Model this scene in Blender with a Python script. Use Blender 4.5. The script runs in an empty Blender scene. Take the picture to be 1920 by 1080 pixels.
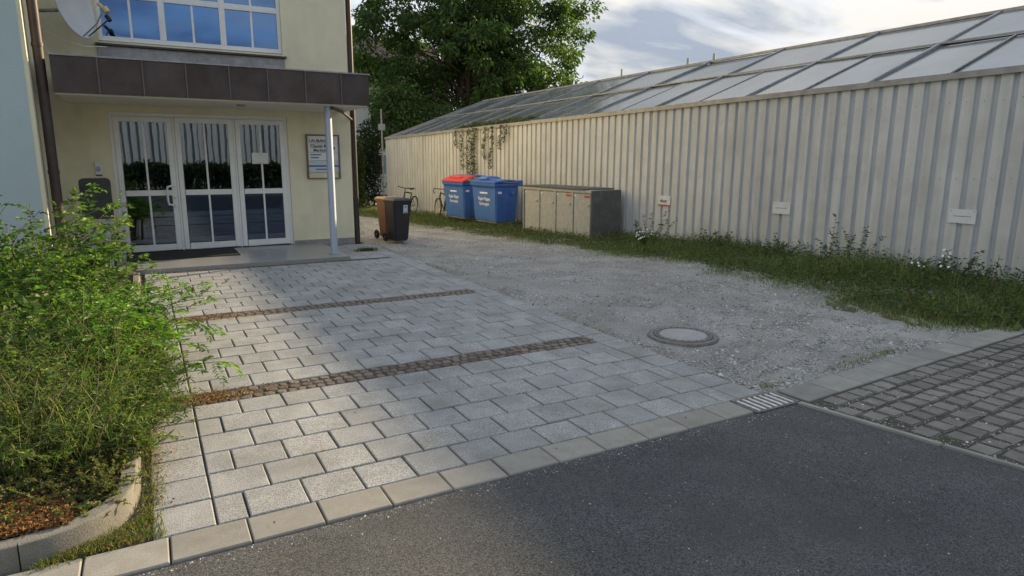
import bpy, bmesh, math, random
import numpy as np
from mathutils import Vector, Matrix, Euler

random.seed(7)
rng = np.random.default_rng(11)
SC = bpy.context.scene
COL = SC.collection
R = math.radians

# ------------------------------------------------------------------ camera
CAM_H = 1.76
pitch, yaw, roll = R(11.234), R(29.095), R(0.28)
fw = Vector((math.sin(yaw) * math.cos(pitch), math.cos(yaw) * math.cos(pitch), -math.sin(pitch)))
rt = Vector((math.cos(yaw), -math.sin(yaw), 0))
up = rt.cross(fw)
r2 = rt * math.cos(roll) + up * math.sin(roll)
u2 = -rt * math.sin(roll) + up * math.cos(roll)
cam_d = bpy.data.cameras.new('camera')
cam_d.sensor_width = 36
cam_d.lens = 36 * 1229 / 1920
cam_d.clip_end = 3000
cam = bpy.data.objects.new('camera', cam_d)
COL.objects.link(cam)
cam.matrix_world = Matrix(((r2.x, u2.x, -fw.x, 0), (r2.y, u2.y, -fw.y, 0), (r2.z, u2.z, -fw.z, CAM_H), (0, 0, 0, 1)))
SC.camera = cam

# ------------------------------------------------------------------ light
SUN_EL, SUN_AZ = R(17.7), R(20.0)            # azimuth from +X towards +Y
to_sun = Vector((math.cos(SUN_EL) * math.cos(SUN_AZ), math.cos(SUN_EL) * math.sin(SUN_AZ), math.sin(SUN_EL)))
sun_d = bpy.data.lights.new('sun', 'SUN')
sun_d.energy = 4.1
sun_d.angle = R(0.9)
sun_d.color = (1.0, 0.78, 0.47)
sun = bpy.data.objects.new('sun', sun_d)
COL.objects.link(sun)
sun.rotation_euler = (-to_sun).to_track_quat('-Z', 'Y').to_euler()

W = bpy.data.worlds.new('World')
SC.world = W
W.use_nodes = True
nt = W.node_tree
nt.nodes.clear()
def wn(t, **k):
    n = nt.nodes.new(t)
    for a, b in k.items():
        setattr(n, a, b)
    return n
sky = wn('ShaderNodeTexSky')
sky.sky_type = 'NISHITA'
sky.sun_disc = False
sky.sun_elevation = SUN_EL
sky.sun_rotation = math.pi / 2 - SUN_AZ
sky.air_density = 1.0
sky.dust_density = 1.2
bg = wn('ShaderNodeBackground')
bg.inputs['Strength'].default_value = 0.12
wo = wn('ShaderNodeOutputWorld')
tc = wn('ShaderNodeTexCoord')
sep = wn('ShaderNodeSeparateXYZ')
nt.links.new(tc.outputs['Generated'], sep.inputs[0])
zc = wn('ShaderNodeMath', operation='MAXIMUM'); zc.inputs[1].default_value = 0.0
nt.links.new(sep.outputs['Z'], zc.inputs[0])
za = wn('ShaderNodeMath', operation='ADD'); za.inputs[1].default_value = 0.22
nt.links.new(zc.outputs[0], za.inputs[0])
dx = wn('ShaderNodeMath', operation='DIVIDE'); dy = wn('ShaderNodeMath', operation='DIVIDE')
nt.links.new(sep.outputs['X'], dx.inputs[0]); nt.links.new(za.outputs[0], dx.inputs[1])
nt.links.new(sep.outputs['Y'], dy.inputs[0]); nt.links.new(za.outputs[0], dy.inputs[1])
cmb = wn('ShaderNodeCombineXYZ')
nt.links.new(dx.outputs[0], cmb.inputs[0]); nt.links.new(dy.outputs[0], cmb.inputs[1])
mp = wn('ShaderNodeMapping')
mp.inputs['Rotation'].default_value = (0, 0, R(35))
mp.inputs['Scale'].default_value = (1.0, 1.9, 1)
mp.inputs['Location'].default_value = (3.1, 1.7, 0.4)
nt.links.new(cmb.outputs[0], mp.inputs[0])
n1 = wn('ShaderNodeTexNoise'); n1.inputs['Scale'].default_value = 1.15; n1.inputs['Detail'].default_value = 8; n1.inputs['Roughness'].default_value = 0.55; n1.inputs['Distortion'].default_value = 0.5
n2 = wn('ShaderNodeTexNoise'); n2.inputs['Scale'].default_value = 1.5; n2.inputs['Detail'].default_value = 7; n2.inputs['Roughness'].default_value = 0.52; n2.inputs['Distortion'].default_value = 0.8
nt.links.new(mp.outputs[0], n1.inputs[0]); nt.links.new(mp.outputs[0], n2.inputs[0])
r1 = wn('ShaderNodeValToRGB'); r1.color_ramp.elements[0].position = 0.37; r1.color_ramp.elements[1].position = 0.52
nt.links.new(n1.outputs[0], r1.inputs[0])
r2n = wn('ShaderNodeValToRGB')
r2n.color_ramp.elements[0].position = 0.36; r2n.color_ramp.elements[0].color = (0.57, 0.66, 0.80, 1)
r2n.color_ramp.elements[1].position = 0.62; r2n.color_ramp.elements[1].color = (1.30, 1.27, 1.20, 1)
nt.links.new(n2.outputs[0], r2n.inputs[0])
bw = wn('ShaderNodeRGBToBW')
nt.links.new(sky.outputs[0], bw.inputs[0])
cl1 = wn('ShaderNodeMath', operation='MINIMUM'); cl1.inputs[1].default_value = 9.0
nt.links.new(bw.outputs[0], cl1.inputs[0])
oc = wn('ShaderNodeMath', operation='MULTIPLY_ADD'); oc.inputs[1].default_value = 3.7; oc.inputs[2].default_value = 1.75
nt.links.new(zc.outputs[0], oc.inputs[0])
cl0 = wn('ShaderNodeMath', operation='MULTIPLY_ADD'); cl0.inputs[1].default_value = 0.055
nt.links.new(cl1.outputs[0], cl0.inputs[0]); nt.links.new(oc.outputs[0], cl0.inputs[2])
cl = wn('ShaderNodeVectorMath', operation='MULTIPLY')
nt.links.new(r2n.outputs[0], cl.inputs[0]); nt.links.new(cl0.outputs[0], cl.inputs[1])
skc = wn('ShaderNodeVectorMath', operation='MINIMUM'); skc.inputs[1].default_value = (3.6, 3.7, 4.0)
nt.links.new(sky.outputs[0], skc.inputs[0])
mx = wn('ShaderNodeMix', data_type='RGBA')
nt.links.new(r1.outputs[0], mx.inputs[0]); nt.links.new(skc.outputs[0], mx.inputs[6]); nt.links.new(cl.outputs[0], mx.inputs[7])
nt.links.new(mx.outputs[2], bg.inputs['Color'])
nt.links.new(bg.outputs[0], wo.inputs[0])

SC.view_settings.view_transform = 'Standard'
SC.view_settings.look = 'None'
SC.view_settings.exposure = 1.14
SC.view_settings.gamma = 1
SC.cycles.use_denoising = True
SC.cycles.max_bounces = 8
SC.cycles.transparent_max_bounces = 12

# ------------------------------------------------------------------ materials
def mat(name, col, rough=0.8, var=0.0, vscale=4.0, speck=0.0, sscale=300.0, bump=0.0, bscale=60.0, metal=0.0,
        spec=0.4, col2=None, rnd=0.0, dirt=None, dscale=1.3, damt=0.5, attr=False, transl=0.0, streak=0.0):
    """base colour with broad variation, fine speckle, stains, per-object variation and relief"""
    m = bpy.data.materials.new(name)
    m.use_nodes = True
    t = m.node_tree; N = t.nodes; L = t.links
    b = N['Principled BSDF']
    b.inputs['Roughness'].default_value = rough
    b.inputs['Metallic'].default_value = metal
    b.inputs['Specular IOR Level'].default_value = spec
    cin = None
    geo = N.new('ShaderNodeNewGeometry'); P = geo.outputs['Position']
    def noise(sc, det=4, ro=0.55):
        n = N.new('ShaderNodeTexNoise'); n.inputs['Scale'].default_value = sc
        n.inputs['Detail'].default_value = det; n.inputs['Roughness'].default_value = ro
        L.new(P, n.inputs['Vector']); return n.outputs[0]
    def ramp(src, a, bb, ca, cb):
        r = N.new('ShaderNodeValToRGB'); L.new(src, r.inputs[0])
        r.color_ramp.elements[0].position = a; r.color_ramp.elements[1].position = bb
        r.color_ramp.elements[0].color = ca; r.color_ramp.elements[1].color = cb
        return r.outputs[0]
    def mul(a, bb):
        x = N.new('ShaderNodeMix'); x.data_type = 'RGBA'; x.blend_type = 'MULTIPLY'; x.inputs[0].default_value = 1
        L.new(a, x.inputs[6]); L.new(bb, x.inputs[7]); return x.outputs[2]
    if attr:
        a = N.new('ShaderNodeAttribute'); a.attribute_name = 'tint'; cin = a.outputs['Color']
    else:
        c2 = col2 if col2 else col
        cin = ramp(noise(vscale, 5), 0.35, 0.65, (*col, 1), (*c2, 1))
    if var:
        cin = mul(cin, ramp(noise(vscale * 1.7, 6, 0.6), 0.3, 0.7, (1 - var,) * 3 + (1,), (1 + var,) * 3 + (1,)))
    if speck:
        cin = mul(cin, ramp(noise(sscale, 2, 0.7), 0.36, 0.64, (1 - speck,) * 3 + (1,), (1 + speck,) * 3 + (1,)))
    if dirt:
        x = N.new('ShaderNodeMix'); x.data_type = 'RGBA'
        f = ramp(noise(dscale, 7, 0.65), 0.45, 0.68, (0, 0, 0, 1), (damt,) * 3 + (1,))
        L.new(f, x.inputs[0]); L.new(cin, x.inputs[6]); x.inputs[7].default_value = (*dirt, 1); cin = x.outputs[2]
    if streak:
        mpn = N.new('ShaderNodeMapping'); mpn.inputs['Scale'].default_value = (7, 7, 0.35); L.new(P, mpn.inputs[0])
        ns = N.new('ShaderNodeTexNoise'); ns.inputs['Scale'].default_value = 1.0; ns.inputs['Detail'].default_value = 5; L.new(mpn.outputs[0], ns.inputs['Vector'])
        cin = mul(cin, ramp(ns.outputs[0], 0.32, 0.68, (1 - streak, 1 - streak * 1.05, 1 - streak * 1.2, 1), (1 + streak, 1 + streak, 1 + streak, 1)))
    if rnd:
        oi = N.new('ShaderNodeObjectInfo')
        cin = mul(cin, ramp(oi.outputs['Random'], 0, 1, (1 - rnd, 1 - rnd, 1 - rnd, 1), (1 + rnd, 1 + rnd, 1 + rnd * 0.8, 1)))
    L.new(cin, b.inputs['Base Color'])
    if bump:
        bp = N.new('ShaderNodeBump'); bp.inputs['Strength'].default_value = bump; bp.inputs['Distance'].default_value = 0.01
        L.new(noise(bscale, 5, 0.65), bp.inputs['Height']); L.new(bp.outputs[0], b.inputs['Normal'])
    if transl:
        tr = N.new('ShaderNodeBsdfTranslucent'); L.new(mul(cin, ramp(noise(1, 1), 0, 1, (1.5, 1.75, 0.55, 1), (1.5, 1.75, 0.55, 1))), tr.inputs[0])
        ms = N.new('ShaderNodeMixShader'); ms.inputs[0].default_value = transl
        L.new(b.outputs[0], ms.inputs[1]); L.new(tr.outputs[0], ms.inputs[2])
        L.new(ms.outputs[0], N['Material Output'].inputs[0])
    return m

def glass_mat(name, tint=(0.9, 0.95, 0.95), refl=0.0, fmul=1.7, dirt=0.0, dcol=(0.3, 0.33, 0.3), rough=0.01, wav=0.0, algae=None, gcol=(1, 1, 1)):
    m = bpy.data.materials.new(name); m.use_nodes = True
    t = m.node_tree; N = t.nodes; L = t.links
    N.remove(N['Principled BSDF'])
    tr = N.new('ShaderNodeBsdfTransparent'); tr.inputs[0].default_value = (*tint, 1)
    gl = N.new('ShaderNodeBsdfGlossy'); gl.inputs['Roughness'].default_value = rough; gl.inputs['Color'].default_value = (*gcol, 1)
    fr = N.new('ShaderNodeFresnel'); fr.inputs[0].default_value = 1.52
    ad = N.new('ShaderNodeMath'); ad.operation = 'MULTIPLY_ADD'; ad.inputs[1].default_value = fmul; ad.inputs[2].default_value = refl
    ad.use_clamp = True
    L.new(fr.outputs[0], ad.inputs[0])
    if wav:
        geo = N.new('ShaderNodeNewGeometry')
        n = N.new('ShaderNodeTexNoise'); n.inputs['Scale'].default_value = 1.6; n.inputs['Detail'].default_value = 2
        L.new(geo.outputs['Position'], n.inputs[0])
        bp = N.new('ShaderNodeBump'); bp.inputs['Strength'].default_value = wav; bp.inputs['Distance'].default_value = 0.02
        L.new(n.outputs[0], bp.inputs['Height']); L.new(bp.outputs[0], gl.inputs['Normal'])
    mx = N.new('ShaderNodeMixShader')
    L.new(ad.outputs[0], mx.inputs[0])
    base = tr.outputs[0]
    if dirt:
        df = N.new('ShaderNodeBsdfDiffuse')
        geo2 = N.new('ShaderNodeNewGeometry')
        nn = N.new('ShaderNodeTexNoise'); nn.inputs['Scale'].default_value = 1.4; nn.inputs['Detail'].default_value = 6; nn.inputs['Roughness'].default_value = 0.65
        L.new(geo2.outputs['Position'], nn.inputs[0])
        rr = N.new('ShaderNodeValToRGB'); rr.color_ramp.elements[0].position = 0.4; rr.color_ramp.elements[1].position = 0.7
        rr.color_ramp.elements[0].color = (*dcol, 1); rr.color_ramp.elements[1].color = (*(algae or dcol), 1)
        L.new(nn.outputs[0], rr.inputs[0]); L.new(rr.outputs[0], df.inputs[0])
        m2 = N.new('ShaderNodeMixShader'); m2.inputs[0].default_value = dirt
        L.new(tr.outputs[0], m2.inputs[1]); L.new(df.outputs[0], m2.inputs[2]); base = m2.outputs[0]
    L.new(base, mx.inputs[1]); L.new(gl.outputs[0], mx.inputs[2])
    L.new(mx.outputs[0], N['Material Output'].inputs[0])
    return m

M = {}
M['asphalt'] = mat('asphalt', (0.076, 0.078, 0.083), 0.85, 0.30, 0.5, 0.75, 130, 0.9, 170, col2=(0.092, 0.091, 0.089), dirt=(0.055, 0.054, 0.052), dscale=0.8, damt=0.7)
M['chip'] = mat('stone_chip', (0.42, 0.42, 0.40), 0.7, 0.5, 30)
M['paver'] = mat('concrete_paver', (0.335, 0.335, 0.33), 0.85, 0.12, 3.0, 0.62, 190, 0.6, 220, rnd=0.08, dirt=(0.17, 0.165, 0.15), dscale=1.5, damt=0.5, col2=(0.31, 0.308, 0.30))
M['kerb'] = mat('kerb_concrete', (0.275, 0.26, 0.23), 0.85, 0.10, 3.0, 0.12, 200, 0.25, 150, rnd=0.10, dirt=(0.19, 0.17, 0.14), dscale=5.0, damt=0.5)
M['rkerb'] = mat('old_kerb', (0.185, 0.175, 0.15), 0.9, 0.15, 4, 0.2, 160, 0.4, 120, rnd=0.08, dirt=(0.13, 0.12, 0.095), dscale=6, damt=0.6)
M['slab'] = mat('slab_concrete', (0.25, 0.245, 0.225), 0.85, 0.10, 3.0, 0.14, 220, 0.25, 150, rnd=0.12, dirt=(0.15, 0.145, 0.12), dscale=4.0, damt=0.5)
M['cobble'] = mat('grey_cobble', (0.175, 0.165, 0.152), 0.8, 0.18, 8, 0.25, 230, 0.5, 90, rnd=0.25, dirt=(0.12, 0.11, 0.09), dscale=8, damt=0.5)
M['mosaic'] = mat('brown_mosaic_stone', (0.155, 0.125, 0.105), 0.8, 0.2, 9, 0.25, 260, 0.6, 110, rnd=0.35)
M['joint'] = mat('sand_joint', (0.060, 0.052, 0.040), 0.95, 0.3, 9, 0.4, 300, 0.6, 200, dirt=(0.055, 0.075, 0.025), dscale=3.5, damt=0.8)
M['bandfill'] = mat('band_soil', (0.075, 0.058, 0.042), 0.95, 0.3, 9, 0.5, 280, 0.6, 200, dirt=(0.06, 0.06, 0.03), dscale=4, damt=0.7)
M['joint2'] = mat('earth_joint', (0.070, 0.068, 0.050), 0.95, 0.3, 9, 0.5, 280, 0.6, 200, dirt=(0.05, 0.065, 0.025), dscale=5, damt=0.7)
M['gravel'] = mat('gravel', (0.34, 0.33, 0.31), 0.95, 0.2, 0.8, 0.4, 120, 1.0, 90, col2=(0.27, 0.26, 0.24), dirt=(0.19, 0.175, 0.145), dscale=0.9, damt=0.6)
M['pebble'] = mat('gravel_stone', (0.36, 0.335, 0.30), 0.85, 0.55, 26, attr=True)
M['soil'] = mat('soil', (0.055, 0.042, 0.028), 0.95, 0.4, 8, 0.4, 150, 1.0, 40)
M['verge'] = mat('verge_soil', (0.08, 0.085, 0.045), 0.95, 0.35, 3, 0.5, 90, 1.0, 40, col2=(0.085, 0.075, 0.045))
M['ground'] = mat('meadow', (0.07, 0.085, 0.035), 0.95, 0.3, 0.4, 0.3, 20, 0.6, 10)
M['leaf'] = mat('leaf', (0.1, 0.1, 0.1), 0.5, attr=True, transl=0.42, spec=0.35)
M['leaft'] = mat('tree_leaf', (0.1, 0.1, 0.1), 0.55, attr=True, transl=0.40, spec=0.3)
M['litter'] = mat('dry_leaf', (0.1, 0.1, 0.1), 0.8, attr=True, transl=0.15)
M['stem'] = mat('stem', (0.13, 0.12, 0.055), 0.8, 0.3, 20)
M['twig'] = mat('dead_twig', (0.26, 0.20, 0.12), 0.8, 0.3, 20)
M['bark'] = mat('bark', (0.07, 0.055, 0.042), 0.9, 0.4, 6, 0.3, 40, 1.0, 25)
M['cream'] = mat('cream_render', (0.74, 0.69, 0.50), 0.9, 0.06, 1.2, 0.06, 240, 0.35, 240, dirt=(0.54, 0.50, 0.38), dscale=1.1, damt=0.4, streak=0.025)
M['bluewall'] = mat('pale_blue_render', (0.43, 0.52, 0.52), 0.9, 0.05, 0.9, 0.06, 240, 0.35, 240)
M['soffit'] = mat('soffit_white', (0.70, 0.67, 0.58), 0.8, 0.06, 1.5, dirt=(0.5, 0.47, 0.4), dscale=1.2, damt=0.3)
M['copper'] = mat('brown_copper', (0.062, 0.044, 0.038), 0.5, 0.22, 1.6, 0.1, 40, 0.15, 12, metal=0.35, rnd=0.15, col2=(0.075, 0.058, 0.056), dirt=(0.11, 0.095, 0.10), dscale=3, damt=0.4)
M['seam'] = mat('worn_copper_seam', (0.13, 0.11, 0.105), 0.45, 0.2, 6, metal=0.3)
M['pipe'] = mat('brown_pipe', (0.060, 0.045, 0.040), 0.5, 0.2, 5, metal=0.3)
M['white'] = mat('white_plastic', (0.76, 0.77, 0.76), 0.4, 0.04, 3, dirt=(0.6, 0.59, 0.54), dscale=3, damt=0.3)
M['column'] = mat('grey_blue_paint', (0.40, 0.46, 0.55), 0.5, 0.06, 4)
M['polished'] = mat('stone_floor', (0.27, 0.265, 0.25), 0.28, 0.12, 2.0, 0.15, 120, 0.03, 30, spec=0.6)
M['mat'] = mat('door_mat', (0.030, 0.028, 0.026), 0.95, 0.2, 20, 0.5, 300, 0.8, 250)
M['glass'] = glass_mat('door_glass', (0.5, 0.56, 0.62), 0.05, rough=0.008, wav=0.02, gcol=(0.6, 0.74, 1.0))
M['wglass'] = glass_mat('window_glass', (0.35, 0.45, 0.6), 0.30, rough=0.008, wav=0.02, gcol=(0.28, 0.48, 0.85))
M['roofglass'] = glass_mat('greenhouse_glass', (0.75, 0.8, 0.78), 0.0, 0.32, dirt=0.84, dcol=(0.16, 0.18, 0.19), algae=(0.085, 0.10, 0.075), rough=0.13)
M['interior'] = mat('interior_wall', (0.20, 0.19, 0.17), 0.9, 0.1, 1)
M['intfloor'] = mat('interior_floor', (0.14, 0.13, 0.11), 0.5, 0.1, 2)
M['sheet'] = mat('cream_metal_sheet', (0.57, 0.57, 0.545), 0.45, 0.06, 0.9, 0.03, 60, spec=0.4, rnd=0.06, dirt=(0.42, 0.405, 0.36), dscale=1.6, damt=0.5, streak=0.09)
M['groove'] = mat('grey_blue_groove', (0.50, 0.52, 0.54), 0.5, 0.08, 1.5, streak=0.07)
M['galv'] = mat('galvanised_steel', (0.30, 0.31, 0.32), 0.5, 0.2, 6, metal=0.4, dirt=(0.16, 0.13, 0.10), dscale=4, damt=0.5)
M['rail'] = mat('weathered_aluminium', (0.33, 0.32, 0.30), 0.5, 0.2, 4, metal=0.3)
M['blue'] = mat('blue_plastic', (0.055, 0.155, 0.48), 0.42, 0.10, 3, 0.05, 60, spec=0.5, dirt=(0.05, 0.10, 0.28), dscale=3, damt=0.5)
M['bluelid'] = mat('blue_lid_plastic', (0.055, 0.155, 0.50), 0.35, 0.08, 3, spec=0.5)
M['red'] = mat('red_plastic', (0.70, 0.045, 0.038), 0.4, 0.08, 4, spec=0.5)
M['blackbin'] = mat('anthracite_plastic', (0.024, 0.021, 0.026), 0.5, 0.2, 6, spec=0.5)
M['brownbin'] = mat('brown_plastic', (0.17, 0.085, 0.055), 0.55, 0.12, 6)
M['brownlid'] = mat('brown_lid', (0.27, 0.20, 0.14), 0.5, 0.12, 6)
M['rubber'] = mat('rubber', (0.015, 0.015, 0.016), 0.8)
M['black'] = mat('black_paint', (0.016, 0.016, 0.018), 0.4)
M['chrome'] = mat('steel', (0.5, 0.5, 0.5), 0.3, metal=0.9)
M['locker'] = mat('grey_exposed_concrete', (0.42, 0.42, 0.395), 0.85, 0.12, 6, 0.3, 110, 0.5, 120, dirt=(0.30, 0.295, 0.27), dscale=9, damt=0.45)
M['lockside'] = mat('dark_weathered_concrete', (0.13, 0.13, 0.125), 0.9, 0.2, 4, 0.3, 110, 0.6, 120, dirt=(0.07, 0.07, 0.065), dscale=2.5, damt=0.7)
M['iron'] = mat('cast_iron', (0.16, 0.145, 0.14), 0.55, 0.3, 8, 0.2, 90, 0.4, 60, metal=0.4)
M['mancon'] = mat('manhole_concrete', (0.34, 0.33, 0.32), 0.8, 0.1, 6, 0.3, 260, 0.3, 200)
M['grate'] = mat('worn_grate', (0.58, 0.57, 0.56), 0.4, 0.25, 12, metal=0.5)
M['pit'] = mat('dark_pit', (0.012, 0.011, 0.010), 0.95)
M['text_w'] = mat('white_print', (0.72, 0.75, 0.8), 0.6)
M['text_k'] = mat('black_print', (0.03, 0.03, 0.035), 0.6)
M['text_b'] = mat('blue_print', (0.10, 0.16, 0.32), 0.6)
M['text_r'] = mat('red_print', (0.50, 0.06, 0.05), 0.6)
M['plate'] = mat('sign_plate', (0.70, 0.71, 0.71), 0.5, 0.04, 5, dirt=(0.5, 0.5, 0.46), dscale=6, damt=0.3)
M['plate_b'] = mat('sign_plate_blue', (0.50, 0.56, 0.66), 0.5)
M['wood'] = mat('brown_frame', (0.16, 0.12, 0.10), 0.6, 0.2, 8)
M['letterbox'] = mat('dark_letterbox', (0.030, 0.033, 0.030), 0.45, 0.2, 5)
M['dish'] = mat('dish_grey', (0.52, 0.53, 0.53), 0.45, 0.05, 4)
M['yellowp'] = mat('yellowed_plastic', (0.60, 0.46, 0.22), 0.5, 0.1, 9)
M['housewall'] = mat('pale_house_wall', (0.62, 0.64, 0.66), 0.9, 0.06, 0.6)
M['roof'] = mat('dark_roof_tile', (0.085, 0.060, 0.052), 0.8, 0.25, 2, 0.2, 20)
M['hedgewood'] = M['bark']
M['petal'] = mat('white_petal', (0.75, 0.75, 0.70), 0.7)

# ------------------------------------------------------------------ mesh helpers
def link(name, me, m=None, parent=None, loc=None, rotz=None):
    o = bpy.data.objects.new(name, me)
    if m is not None and me is not None and len(me.materials) == 0:
        me.materials.append(m)
    COL.objects.link(o)
    if loc is not None: o.location = loc
    if rotz is not None: o.rotation_euler = (0, 0, rotz)
    if parent is not None: o.parent = parent
    return o

def tag(o, label=None, cat=None, group=None, kind=None):
    if label: o['label'] = label
    if cat: o['category'] = cat
    if group: o['group'] = group
    if kind: o['kind'] = kind
    return o

def empty(name, loc, label=None, cat=None, group=None, rotz=0):
    o = bpy.data.objects.new(name, None)
    o.empty_display_size = 0.2
    COL.objects.link(o); o.location = loc; o.rotation_euler = (0, 0, rotz)
    return tag(o, label, cat, group)

class MB:
    def __init__(s): s.v = []; s.f = []; s.sm = []
    def add(s, vs, fs, smooth=False):
        k = len(s.v); s.v += [tuple(v) for v in vs]
        s.f += [tuple(i + k for i in f) for f in fs]; s.sm += [smooth] * len(fs); return s
    def box(s, x0, x1, y0, y1, z0, z1):
        return s.add([(x0, y0, z0), (x1, y0, z0), (x1, y1, z0), (x0, y1, z0), (x0, y0, z1), (x1, y0, z1), (x1, y1, z1), (x0, y1, z1)],
                     [(0, 3, 2, 1), (4, 5, 6, 7), (0, 1, 5, 4), (1, 2, 6, 5), (2, 3, 7, 6), (3, 0, 4, 7)])
    def frustum(s, b, t, z0, z1):
        (a0, a1, c0, c1), (e0, e1, g0, g1) = b, t
        return s.add([(a0, c0, z0), (a1, c0, z0), (a1, c1, z0), (a0, c1, z0), (e0, g0, z1), (e1, g0, z1), (e1, g1, z1), (e0, g1, z1)],
                     [(0, 3, 2, 1), (4, 5, 6, 7), (0, 1, 5, 4), (1, 2, 6, 5), (2, 3, 7, 6), (3, 0, 4, 7)])
    def tube(s, pts, r, n=8, cap=True, r1=None):
        pts = [Vector(p) for p in pts]; m = len(pts); rings = []
        prev = None
        for i, p in enumerate(pts):
            t = (pts[min(i + 1, m - 1)] - pts[max(i - 1, 0)]).normalized()
            if prev is None:
                a = Vector((0, 0, 1)) if abs(t.z) < 0.9 else Vector((1, 0, 0))
                u = t.cross(a).normalized()
            else:
                u = (prev - t * prev.dot(t)).normalized()
            prev = u; w = t.cross(u)
            rr = r if r1 is None else r + (r1 - r) * i / (m - 1)
            rings.append([p + (u * math.cos(2 * math.pi * k / n) + w * math.sin(2 * math.pi * k / n)) * rr for k in range(n)])
        vs = [v for q in rings for v in q]; fs = []
        for i in range(m - 1):
            for k in range(n):
                fs.append((i * n + k, i * n + (k + 1) % n, (i + 1) * n + (k + 1) % n, (i + 1) * n + k))
        s.add(vs, fs, True)
        if cap:
            s.add(rings[0], [tuple(range(n))[::-1]]); s.add(rings[-1], [tuple(range(n))])
        return s
    def ring(s, c, ax, R0, r, n=28, k=8, u=None):
        c = Vector(c); ax = Vector(ax).normalized()
        a = ax.orthogonal().normalized(); b = ax.cross(a); vs = []; fs = []
        for i in range(n):
            t = 2 * math.pi * i / n; d = a * math.cos(t) + b * math.sin(t)
            for j in range(k):
                q = 2 * math.pi * j / k
                vs.append(c + d * (R0 + r * math.cos(q)) + ax * (r * math.sin(q)))
        for i in range(n):
            for j in range(k):
                fs.append((i * k + j, ((i + 1) % n) * k + j, ((i + 1) % n) * k + (j + 1) % k, i * k + (j + 1) % k))
        return s.add(vs, fs, True)
    def disc(s, c, ax, rad, th, n=24):
        c = Vector(c); ax = Vector(ax).normalized()
        return s.tube([c - ax * th / 2, c + ax * th / 2], rad, n)
    def lathe(s, prof, c=(0, 0, 0), n=40):
        vs = []; fs = []; m = len(prof)
        for i in range(n):
            t = 2 * math.pi * i / n
            for r, z in prof: vs.append((c[0] + r * math.cos(t), c[1] + r * math.sin(t), c[2] + z))
        for i in range(n):
            for j in range(m - 1):
                fs.append((i * m + j, ((i + 1) % n) * m + j, ((i + 1) % n) * m + j + 1, i * m + j + 1))
        return s.add(vs, fs, True)
    def mesh(s, name, bevel=0, seg=2):
        me = bpy.data.meshes.new(name); me.from_pydata(s.v, [], s.f)
        if bevel:
            bm = bmesh.new(); bm.from_mesh(me); bmesh.ops.remove_doubles(bm, verts=bm.verts, dist=1e-5)
            es = [e for e in bm.edges if len(e.link_faces) == 2 and e.calc_face_angle(0) > 0.6]
            bmesh.ops.bevel(bm, geom=es, offset=bevel, segments=seg, affect='EDGES', clamp_overlap=True)
            bm.to_mesh(me); bm.free()
        else:
            me.polygons.foreach_set('use_smooth', s.sm)
        me.update(); return me
    def build(s, name, m, parent=None, bevel=0, loc=None, rotz=None, seg=2):
        return link(name, s.mesh(name, bevel, seg), m, parent, loc, rotz)

def npmesh(name, V, F, tint=None, smooth=False):
    """V (n,3), F (k,3 or 4) arrays; tint (n,3) colours"""
    me = bpy.data.meshes.new(name)
    nv, nf, k = len(V), len(F), F.shape[1]
    me.vertices.add(nv); me.vertices.foreach_set('co', np.ascontiguousarray(V, dtype=np.float32).ravel())
    me.loops.add(nf * k); me.loops.foreach_set('vertex_index', np.ascontiguousarray(F, dtype=np.int32).ravel())
    me.polygons.add(nf); me.polygons.foreach_set('loop_start', np.arange(0, nf * k, k, dtype=np.int32))
    me.polygons.foreach_set('use_smooth', np.full(nf, smooth))
    if tint is not None:
        a = me.color_attributes.new('tint', 'FLOAT_COLOR', 'POINT')
        c = np.ones((nv, 4), dtype=np.float32); c[:, :3] = tint; a.data.foreach_set('color', c.ravel())
    me.update(); me.validate(); return me

def leaves(P, D, L, Wd, tint, fold=0.25, droop=0.15):
    """folded diamond leaf at P along D; L, Wd arrays; returns V, F, tint"""
    n = len(P)
    D = D / (np.linalg.norm(D, axis=1, keepdims=True) + 1e-9)
    A = rng.normal(size=(n, 3)); A[:, 2] *= 0.4; A[:, 2] += 0.9
    S = np.cross(D, A); S /= (np.linalg.norm(S, axis=1, keepdims=True) + 1e-9)
    U = np.cross(S, D)
    L = np.asarray(L)[:, None]; Wd = np.asarray(Wd)[:, None]
    V = np.empty((n, 4, 3))
    V[:, 0] = P
    V[:, 1] = P + D * L * 0.45 + S * Wd * 0.5 + U * Wd * fold
    V[:, 2] = P + D * L - U * L * droop
    V[:, 3] = P + D * L * 0.45 - S * Wd * 0.5 + U * Wd * fold
    b = np.arange(n)[:, None] * 4
    F = np.concatenate([b + np.array([[0, 1, 2]]), b + np.array([[0, 2, 3]])])
    return V.reshape(-1, 3), F, np.repeat(tint, 4, axis=0)

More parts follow.
